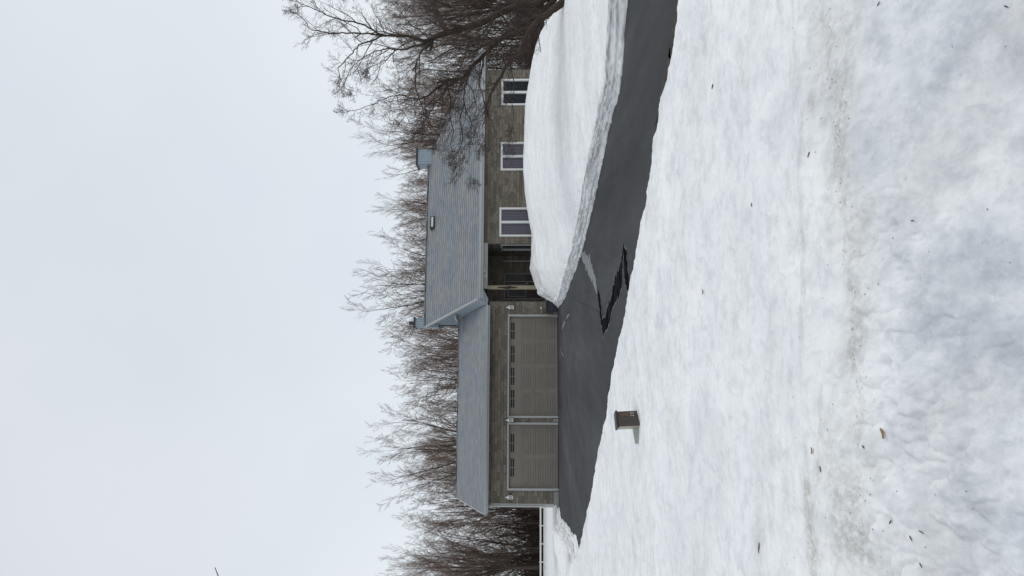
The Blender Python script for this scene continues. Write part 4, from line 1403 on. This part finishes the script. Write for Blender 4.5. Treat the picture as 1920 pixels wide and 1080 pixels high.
# a few bare shrubs standing behind the right end of the house
for i, (py, Y, h_) in enumerate(((92, 48, 3.4), (60, 50, 3.8), (30, 46, 3.2))):
    e = empty('bare_shrub', (0, 0, 0))
    P = at_depth(1000, py, Y); e.location = (P.x, Y, 0.2)
    sb = Branches(); r2 = random.Random(30 + i)
    for k_ in range(26):
        d = Vector((r2.gauss(0, .4), r2.gauss(0, .4), 1)).normalized()
        a, b, c = path(r2, Vector((r2.uniform(-.3, .3), r2.uniform(-.3, .3), -.2)), d, h_ * r2.uniform(.7, 1), .022, .008, 5, .1, 0)
        sb.paths.append((a, b, 3))
        for _ in range(10):
            q = r2.uniform(.2, .95) * 5; ii = min(int(q), 4)
            a2, b2, c2 = path(r2, a[ii].lerp(a[ii + 1], q - ii), side_dir(r2, c[ii], .6), h_ * .3, .011, .006, 3, .12, 0.02)
            sb.paths.append((a2, b2, 3))
    sb.mesh('stems', TWIG, e)
    tag(e, ('reddish-brown bare shrub next to the right corner of the house', 'reddish-brown bare shrub between two others behind the snowy lawn', 'reddish-brown bare shrub nearest the big maple')[i], 'shrub')

# ------------------------------------------------------------------ the big maple at the right
RMIN = 0.0027
RCAP = 0.017
TAPER = 0.72
MY = 17.5
rnd = random.Random(21)
base_pt = at_depth(1068, -12, MY + .2)
maple = empty('maple_tree', (base_pt.x, base_pt.y, base_pt.z - 0.1))
tag(maple, 'big bare maple with crooked dark limbs leaning over the lawn at the right', 'tree')
trk = Branches(); crn = Branches(); l2 = Branches(); l3 = Branches(); l4 = Branches()
limbs = [
    # (points (x_px, y_px, depth offset), r0, r1)
    ([(1072, -8, 0), (1050, 8, 0), (1035, 20, 0), (1020, 32, -.1), (1003, 45, -.2), (988, 66, -.4), (970, 98, -.7), (955, 113, -.9), (940, 142, -1.1), (922, 172, -1.3), (915, 195, -1.4)], .15, .02),
    ([(1060, -18, 0), (1030, -8, .2), (1008, 6, .3), (972, 12, .4), (929, 29, .5), (893, 46, .4), (862, 55, .3), (840, 60, .2), (822, 66, .1), (808, 73, 0)], .145, .075),
    ([(808, 73, 0), (794, 76, 0), (770, 69, -.1), (745, 67, -.2), (725, 67, -.3), (715, 65, -.3), (697, 55, -.4), (677, 45, -.4), (655, 40, -.5), (635, 35, -.5), (617, 30, -.6), (600, 22, -.6), (585, 15, -.7), (560, 5, -.7)], .05, .01),
    ([(715, 65, -.3), (690, 63, -.1), (660, 61, 0), (635, 62, .1), (615, 61, .2), (598, 58, .3), (582, 54, .3), (572, 40, .4), (560, 27, .4)], .028, .008),
    ([(717, 67, -.3), (698, 76, -.5), (677, 83, -.6), (668, 92, -.7), (660, 99, -.8), (648, 113, -.9), (635, 127, -1), (636, 140, -1), (640, 152, -1), (650, 168, -1.1)], .026, .007),
    ([(808, 74, 0), (795, 81, .2), (780, 86, .4), (760, 91, .5), (741, 94, .6), (728, 91, .7), (712, 95, .7), (697, 99, .8), (682, 108, .9), (668, 118, 1), (655, 135, 1), (645, 160, 1)], .042, .008),
    ([(741, 94, .6), (728, 108, .7), (715, 118, .8), (700, 122, .9), (688, 130, .9)], .02, .006),
    ([(806, 77, 0), (796, 90, -.3), (787, 101, -.5), (781, 120, -.7), (778, 142, -.9), (779, 160, -1), (783, 176, -1.1), (788, 192, -1.2), (793, 206, -1.3), (799, 220, -1.3), (805, 236, -1.4), (812, 262, -1.5)], .034, .008),
    ([(1040, -2, .2), (1005, 30, .4), (985, 45, .6), (955, 60, .8), (930, 82, .9), (905, 105, 1), (888, 122, 1), (880, 132, 1), (868, 146, 1), (852, 149, 1), (835, 153, 1)], .105, .04),
    ([(835, 153, 1), (825, 163, 1), (812, 172, .9), (795, 183, .8), (778, 185, .8), (760, 180, .7), (745, 178, .6), (730, 182, .6), (715, 188, .6), (700, 196, .5), (680, 203, .5), (655, 208, .5)], .034, .007),
    ([(868, 146, 1), (852, 155, .7), (838, 163, .5), (828, 178, .4), (818, 192, .3), (808, 206, .2), (798, 222, 0), (790, 240, 0)], .03, .008),
    ([(880, 132, 1), (874, 152, .8), (870, 172, .6), (870, 195, .4), (876, 212, .3), (885, 230, .1), (893, 250, 0), (900, 272, 0)], .028, .007),
    ([(905, 105, 1), (905, 130, .6), (898, 155, .3), (905, 180, 0), (912, 205, -.2), (905, 235, -.4), (908, 262, -.5)], .026, .006),
    ([(972, 12, .4), (945, -2, .9), (905, -14, 1.3), (860, -25, 1.8), (800, -30, 2.2), (740, -40, 2.5), (690, -52, 2.8)], .11, .03),
    ([(840, 60, .2), (828, 45, .5), (820, 25, .9), (812, 0, 1.3), (800, -40, 1.8)], .07, .09),
    ([(1003, 45, -.2), (965, 62, .1), (930, 74, .3), (902, 88, .5), (885, 96, .7), (862, 90, .9), (838, 96, 1), (815, 110, 1.1), (795, 118, 1.2)], .06, .012),
    ([(929, 29, .5), (915, 50, .0), (900, 68, -.4), (885, 80, -.7), (872, 104, -.9), (862, 128, -1.1), (848, 140, -1.2)], .038, .01),
    ([(808, 73, 0), (798, 66, .4), (785, 56, .6), (770, 46, .8), (762, 36, 1), (750, 22, 1.2), (738, 8, 1.3), (722, -10, 1.5)], .022, .008),
    ([(955, 113, -.9), (962, 140, -1.1), (964, 165, -1.2), (958, 190, -1.3), (963, 215, -1.4), (960, 240, -1.5)], .016, .005),
    ([(835, 153, 1), (845, 185, .9), (842, 215, .8), (850, 245, .6), (846, 272, .5), (853, 300, .4)], .024, .005),
    ([(905, 180, 0), (915, 215, -.2), (925, 235, -.3), (935, 258, -.4), (950, 272, -.5)], .015, .004),
    ([(870, 195, .4), (862, 225, .3), (868, 258, .1), (860, 288, 0), (868, 312, 0), (886, 332, 0)], .018, .004),
    ([(795, 183, .8), (800, 215, .7), (812, 240, .6), (828, 262, .5), (842, 285, .4)], .018, .004),
    ([(868, 146, 1), (885, 170, .8), (893, 200, .5), (885, 228, .4), (880, 262, .3), (872, 285, .2)], .018, .004),
    ([(745, 178, .6), (748, 200, .5), (765, 222, .4), (772, 245, .3)], .014, .004),
    ([(893, 46, .4), (870, 28, .9), (845, 12, 1.2), (815, 2, 1.4), (780, -8, 1.6), (745, -14, 1.8), (700, -10, 2), (655, -5, 2)], .04, .01),
]
spec_m = [(10, 0.34, 0.75, 0.16, 0.02, 6, 4, 0.12), (7, 0.52, 0.8, 0.20, 0.01, 5, 3, 0.08), (6, 0.52, 0.85, 0.24, 0.0, 4, 3, 0.12)]
org = maple.location
for li, (pp, ra, rb) in enumerate(limbs):
    P = [at_depth(x, y, MY + dz) - org for x, y, dz in pp]
    # smooth the traced points into a gently crooked limb
    A = np.array([tuple(p) for p in P]); m_ = len(P)
    tt = np.linspace(0, m_ - 1, (m_ - 1) * 3 + 1)
    pts = []
    for t_ in tt:
        i = min(int(t_), m_ - 2); u_ = t_ - i
        p0, p1, p2, p3 = A[max(i - 1, 0)], A[i], A[i + 1], A[min(i + 2, m_ - 1)]
        q = 0.5 * ((2 * p1) + (-p0 + p2) * u_ + (2 * p0 - 5 * p1 + 4 * p2 - p3) * u_ ** 2 + (-p0 + 3 * p1 - 3 * p2 + p3) * u_ ** 3)
        pts.append(Vector(q) + Vector((rnd.gauss(0, .008), rnd.gauss(0, .02), rnd.gauss(0, .008))))
    nn2 = len(pts)
    ra *= 0.72 if ra > .03 else .85; rb *= .8
    rs = [ra + (rb - ra) * (i / (nn2 - 1)) ** 0.8 for i in range(nn2)]
    dirs = [(pts[min(i + 1, nn2 - 1)] - pts[max(i - 1, 0)]).normalized() for i in range(nn2)]
    trk.paths.append((pts, rs, 8 if ra > .05 else 5))
    L = sum((pts[i + 1] - pts[i]).length for i in range(nn2 - 1))
    cnt = max(6, int(L * 4.4))
    sp = [(cnt, 0.95 / max(L, .5) , 0.8, 0.17, 0.03, 6, 4, 0.18 if li in (0, 1, 8, 13) else 0.05)] + spec_m[1:]
    grow(rnd, [l2, l3, l4], pts, rs, dirs, L, 0, sp)
    # a spray of twigs at the tip
    for _ in range(4):
        a, b, c = path(rnd, pts[-1], side_dir(rnd, dirs[-1], .45), .34, rb * .8, RMIN * .7, 6, .17, 0.0)
        l2.paths.append((a, b, 3)); grow(rnd, [l3, l4], a, b, c, .4, 0, spec_m[1:])
# trunk flare at the snow
a, b, c = path(rnd, Vector((.05, 0, -0.6)), Vector((0, 0, 1)), 0.75, .34, .22, 4, 0.02, 0)
trk.paths.append((a, b, 10))
trk.mesh('trunk', BARK, maple)
crn.paths = l2.paths + l3.paths + l4.paths
crn.mesh('crown', TWIG, maple)

# ------------------------------------------------------------------ tree outside the left edge whose twig tip reaches into view
tip = at_depth(403, 1064, 11.5)
e = empty('overhanging_tree', (tip.x - 3.6, 12.5, 0))
tag(e, 'bare tree off the far left edge, only a twig tip in the sky shows', 'tree')
tb = Branches(); cb = Branches(); c2 = Branches(); r3 = random.Random(77)
o3 = e.location
a, b, c = path(r3, Vector((0, 0, -.3)), Vector((0, 0, 1)), 8.5, .2, .04, 9, .03, 0)
tb.paths.append((a, b, 7))
tp_ = tip - o3
mid = a[5]
pts = [mid.lerp(tp_, q) + Vector((0, 0, 0.35 * math.sin(q * math.pi))) for q in np.linspace(0, 1, 9)]
tb.paths.append((pts, [.05 * (1 - q) + .006 for q in np.linspace(0, 1, 9)], 5))
end = pts[-2]
for dv_ in (Vector((.10, 0, -.05)), Vector((.04, .05, -.12)), Vector((.02, 0, -.2))):
    cb.paths.append(([end, end + dv_ * .5 + Vector((0, 0, .02)), end + dv_], [.006, .006, .004], 4))
for i in range(3, 9):
    for _ in range(5):
        d = side_dir(r3, Vector((-.4, .2, 1)).normalized(), .8); d.x = -abs(d.x)
        a2, b2, c3 = path(r3, a[i], d, 1.8, .02, .006, 5, .1, .02)
        cb.paths.append((a2, b2, 3))
tb.mesh('trunk', BARK, e); cb.mesh('crown', TWIG, e)

# ------------------------------------------------------------------ bits lying on the snow
LEAF = plain('dry_leaf', (0.30, 0.20, 0.10), 0.7, 0.2, 0.3, 30)
BITM = plain('dark_twig_bit', (0.07, 0.045, 0.03), 0.8, 0.2, 0.3, 40)
bits = [
    (1659, 813, 22, 60, 'leaf', 'curled tan leaf lying on the near snow below the dirty groove'),
    (1728, 997, 20, 8, 'twig', 'thickest dark twig bit on the near snow at the left'),
    (1709, 1010, 12, 40, 'twig', 'short crooked dark twig bit next to the thickest one'),
    (1320, 547, 12, 70, 'leaf', 'small brown leaf alone on the flat middle snow'),
    (1525, 845, 14, 80, 'leaf', 'small yellowish leaf scrap on the snow left of the curled tan leaf'),
    (1424, 1028, 20, 85, 'twig', 'thin dark twig lying across the flat snow near the left edge'),
    (1539, 880, 11, 70, 'twig', 'little slanting twig by the dirty groove'),
    (1620, 838, 11, 30, 'twig', 'short twig bit between the groove and the curled tan leaf'),
    (1670, 980, 13, 110, 'twig', 'reddish twig bit uphill of the thickest dark twig'),
    (1648, 8, 10, 120, 'twig', 'short straight twig at the right edge of the near snow'),
    (1337, 162, 10, 100, 'twig', 'small grey twig bit on the flat snow near the driveway at the right'),
    (1517, 290, 12, 110, 'twig', 'thin twig standing beside the right part of the dirty groove'),
    (1712, 414, 11, 5, 'twig', 'pale thin straw on the right half of the near snow'),
    (1888, 12, 12, 40, 'twig', 'dark twig bit in the nearest snow at the right corner'),
    (1410, 384, 10, 95, 'twig', 'tiny upright twig on the flat snow at the right'),
    (1728, 1060, 10, 50, 'twig', 'dark crumb of bark nearest the left edge'),
]
for (px, py, ln, an, kd, lab) in bits:
    p = snow_hit(px, py)
    s_ = (p - Vector((0, 0, EYE))).length / F
    e = MB()
    L = ln * s_ * 0.42
    r2 = random.Random(px)
    if kd == 'twig':
        ob = Branches()
        th = R(an)
        # photo direction: x = down, y = left
        d = Vector((-math.sin(th), -math.cos(th) * 1.2, math.cos(th) * -0.2)).normalized()
        d.z += 0.10
        q = [d * (L * k_) + Vector((r2.gauss(0, .06), r2.gauss(0, .06), 0)) * L for k_ in (-1, -.3, .3, 1)]
        ob.paths.append((q, [.7 * s_, 1.0 * s_, .9 * s_, .5 * s_], 5))
        ob.paths.append(([q[1], q[1] + Vector((r2.uniform(-.4, .4), .2, .12)) * L], [.9 * s_, .5 * s_], 4))
        o = ob.mesh('twig_bit', BITM, None)
    else:
        mb = MB()
        th = R(an)
        ax = Vector((-math.sin(th), -math.cos(th), 0)); sx_ = Vector((ax.y, -ax.x, 0))
        kk = 8
        for i in range(kk):
            a0_, a1_ = -1 + 2 * i / kk, -1 + 2 * (i + 1) / kk
            w0_, w1_ = .34 * math.sqrt(max(0, 1 - a0_ ** 2)) + .02, .34 * math.sqrt(max(0, 1 - a1_ ** 2)) + .02
            for sgn in (1, -1):
                f0 = lambda a_, w_: (ax * a_ + sx_ * (sgn * w_)) * L + Vector((0, 0, L * (.28 + .22 * a_ * a_)))
                c0_ = lambda a_: ax * a_ * L + Vector((0, 0, L * (.05 + .2 * a_ * a_)))
                q_ = [c0_(a0_), c0_(a1_), f0(a1_, w1_), f0(a0_, w0_)]
                mb.quad(*(q_ if sgn > 0 else q_[::-1]))
        o = mb.build('dry_leaf', LEAF)
        o.modifiers.new('solid', 'SOLIDIFY').thickness = 0.0012
    o.location = (p.x, p.y, p.z + 1.2 * s_)
    tag(o, lab, kd)

# crumbs of bark and grit scattered over the snow: nobody could count them
V = []; Fc = []
r4 = random.Random(3)
for i in range(1200):
    a = r4.uniform(-.62, .62)
    if r4.random() < .55:
        x = r4.uniform(-2.2, 2.4); y = float(np.interp(x, fx, fy)) + r4.gauss(-.02, .07 if r4.random() < .6 else .22)
    else:
        r_ = 2 + 10 * r4.random() ** 1.6; x = math.sin(a) * r_; y = math.cos(a) * r_
    if math.hypot(x, y) > np.interp(math.atan2(x, y), ang, Rc) - 0.3: continue
    z = snow_h(x, y); s_ = r4.choice([.0009, .0011, .0014, .0022]) * (1 + y * .06)
    b0 = len(V)
    for k_ in range(4):
        th = k_ * 1.57 + r4.random(); V.append((x + math.cos(th) * s_ * r4.uniform(.6, 1.8), y + math.sin(th) * s_ * r4.uniform(.6, 1.8), z + .001))
    V.append((x, y, z + s_ * .9))
    for k_ in range(4): Fc.append((b0 + k_, b0 + (k_ + 1) % 4, b0 + 4))
me = bpy.data.meshes.new('bark_crumbs'); me.from_pydata(V, [], Fc); me.materials.append(BITM); me.update()
o = bpy.data.objects.new('bark_crumbs', me); C.objects.link(o)
tag(o, 'fine dark crumbs of bark and grit strewn over the near snow', 'debris', kind='stuff')
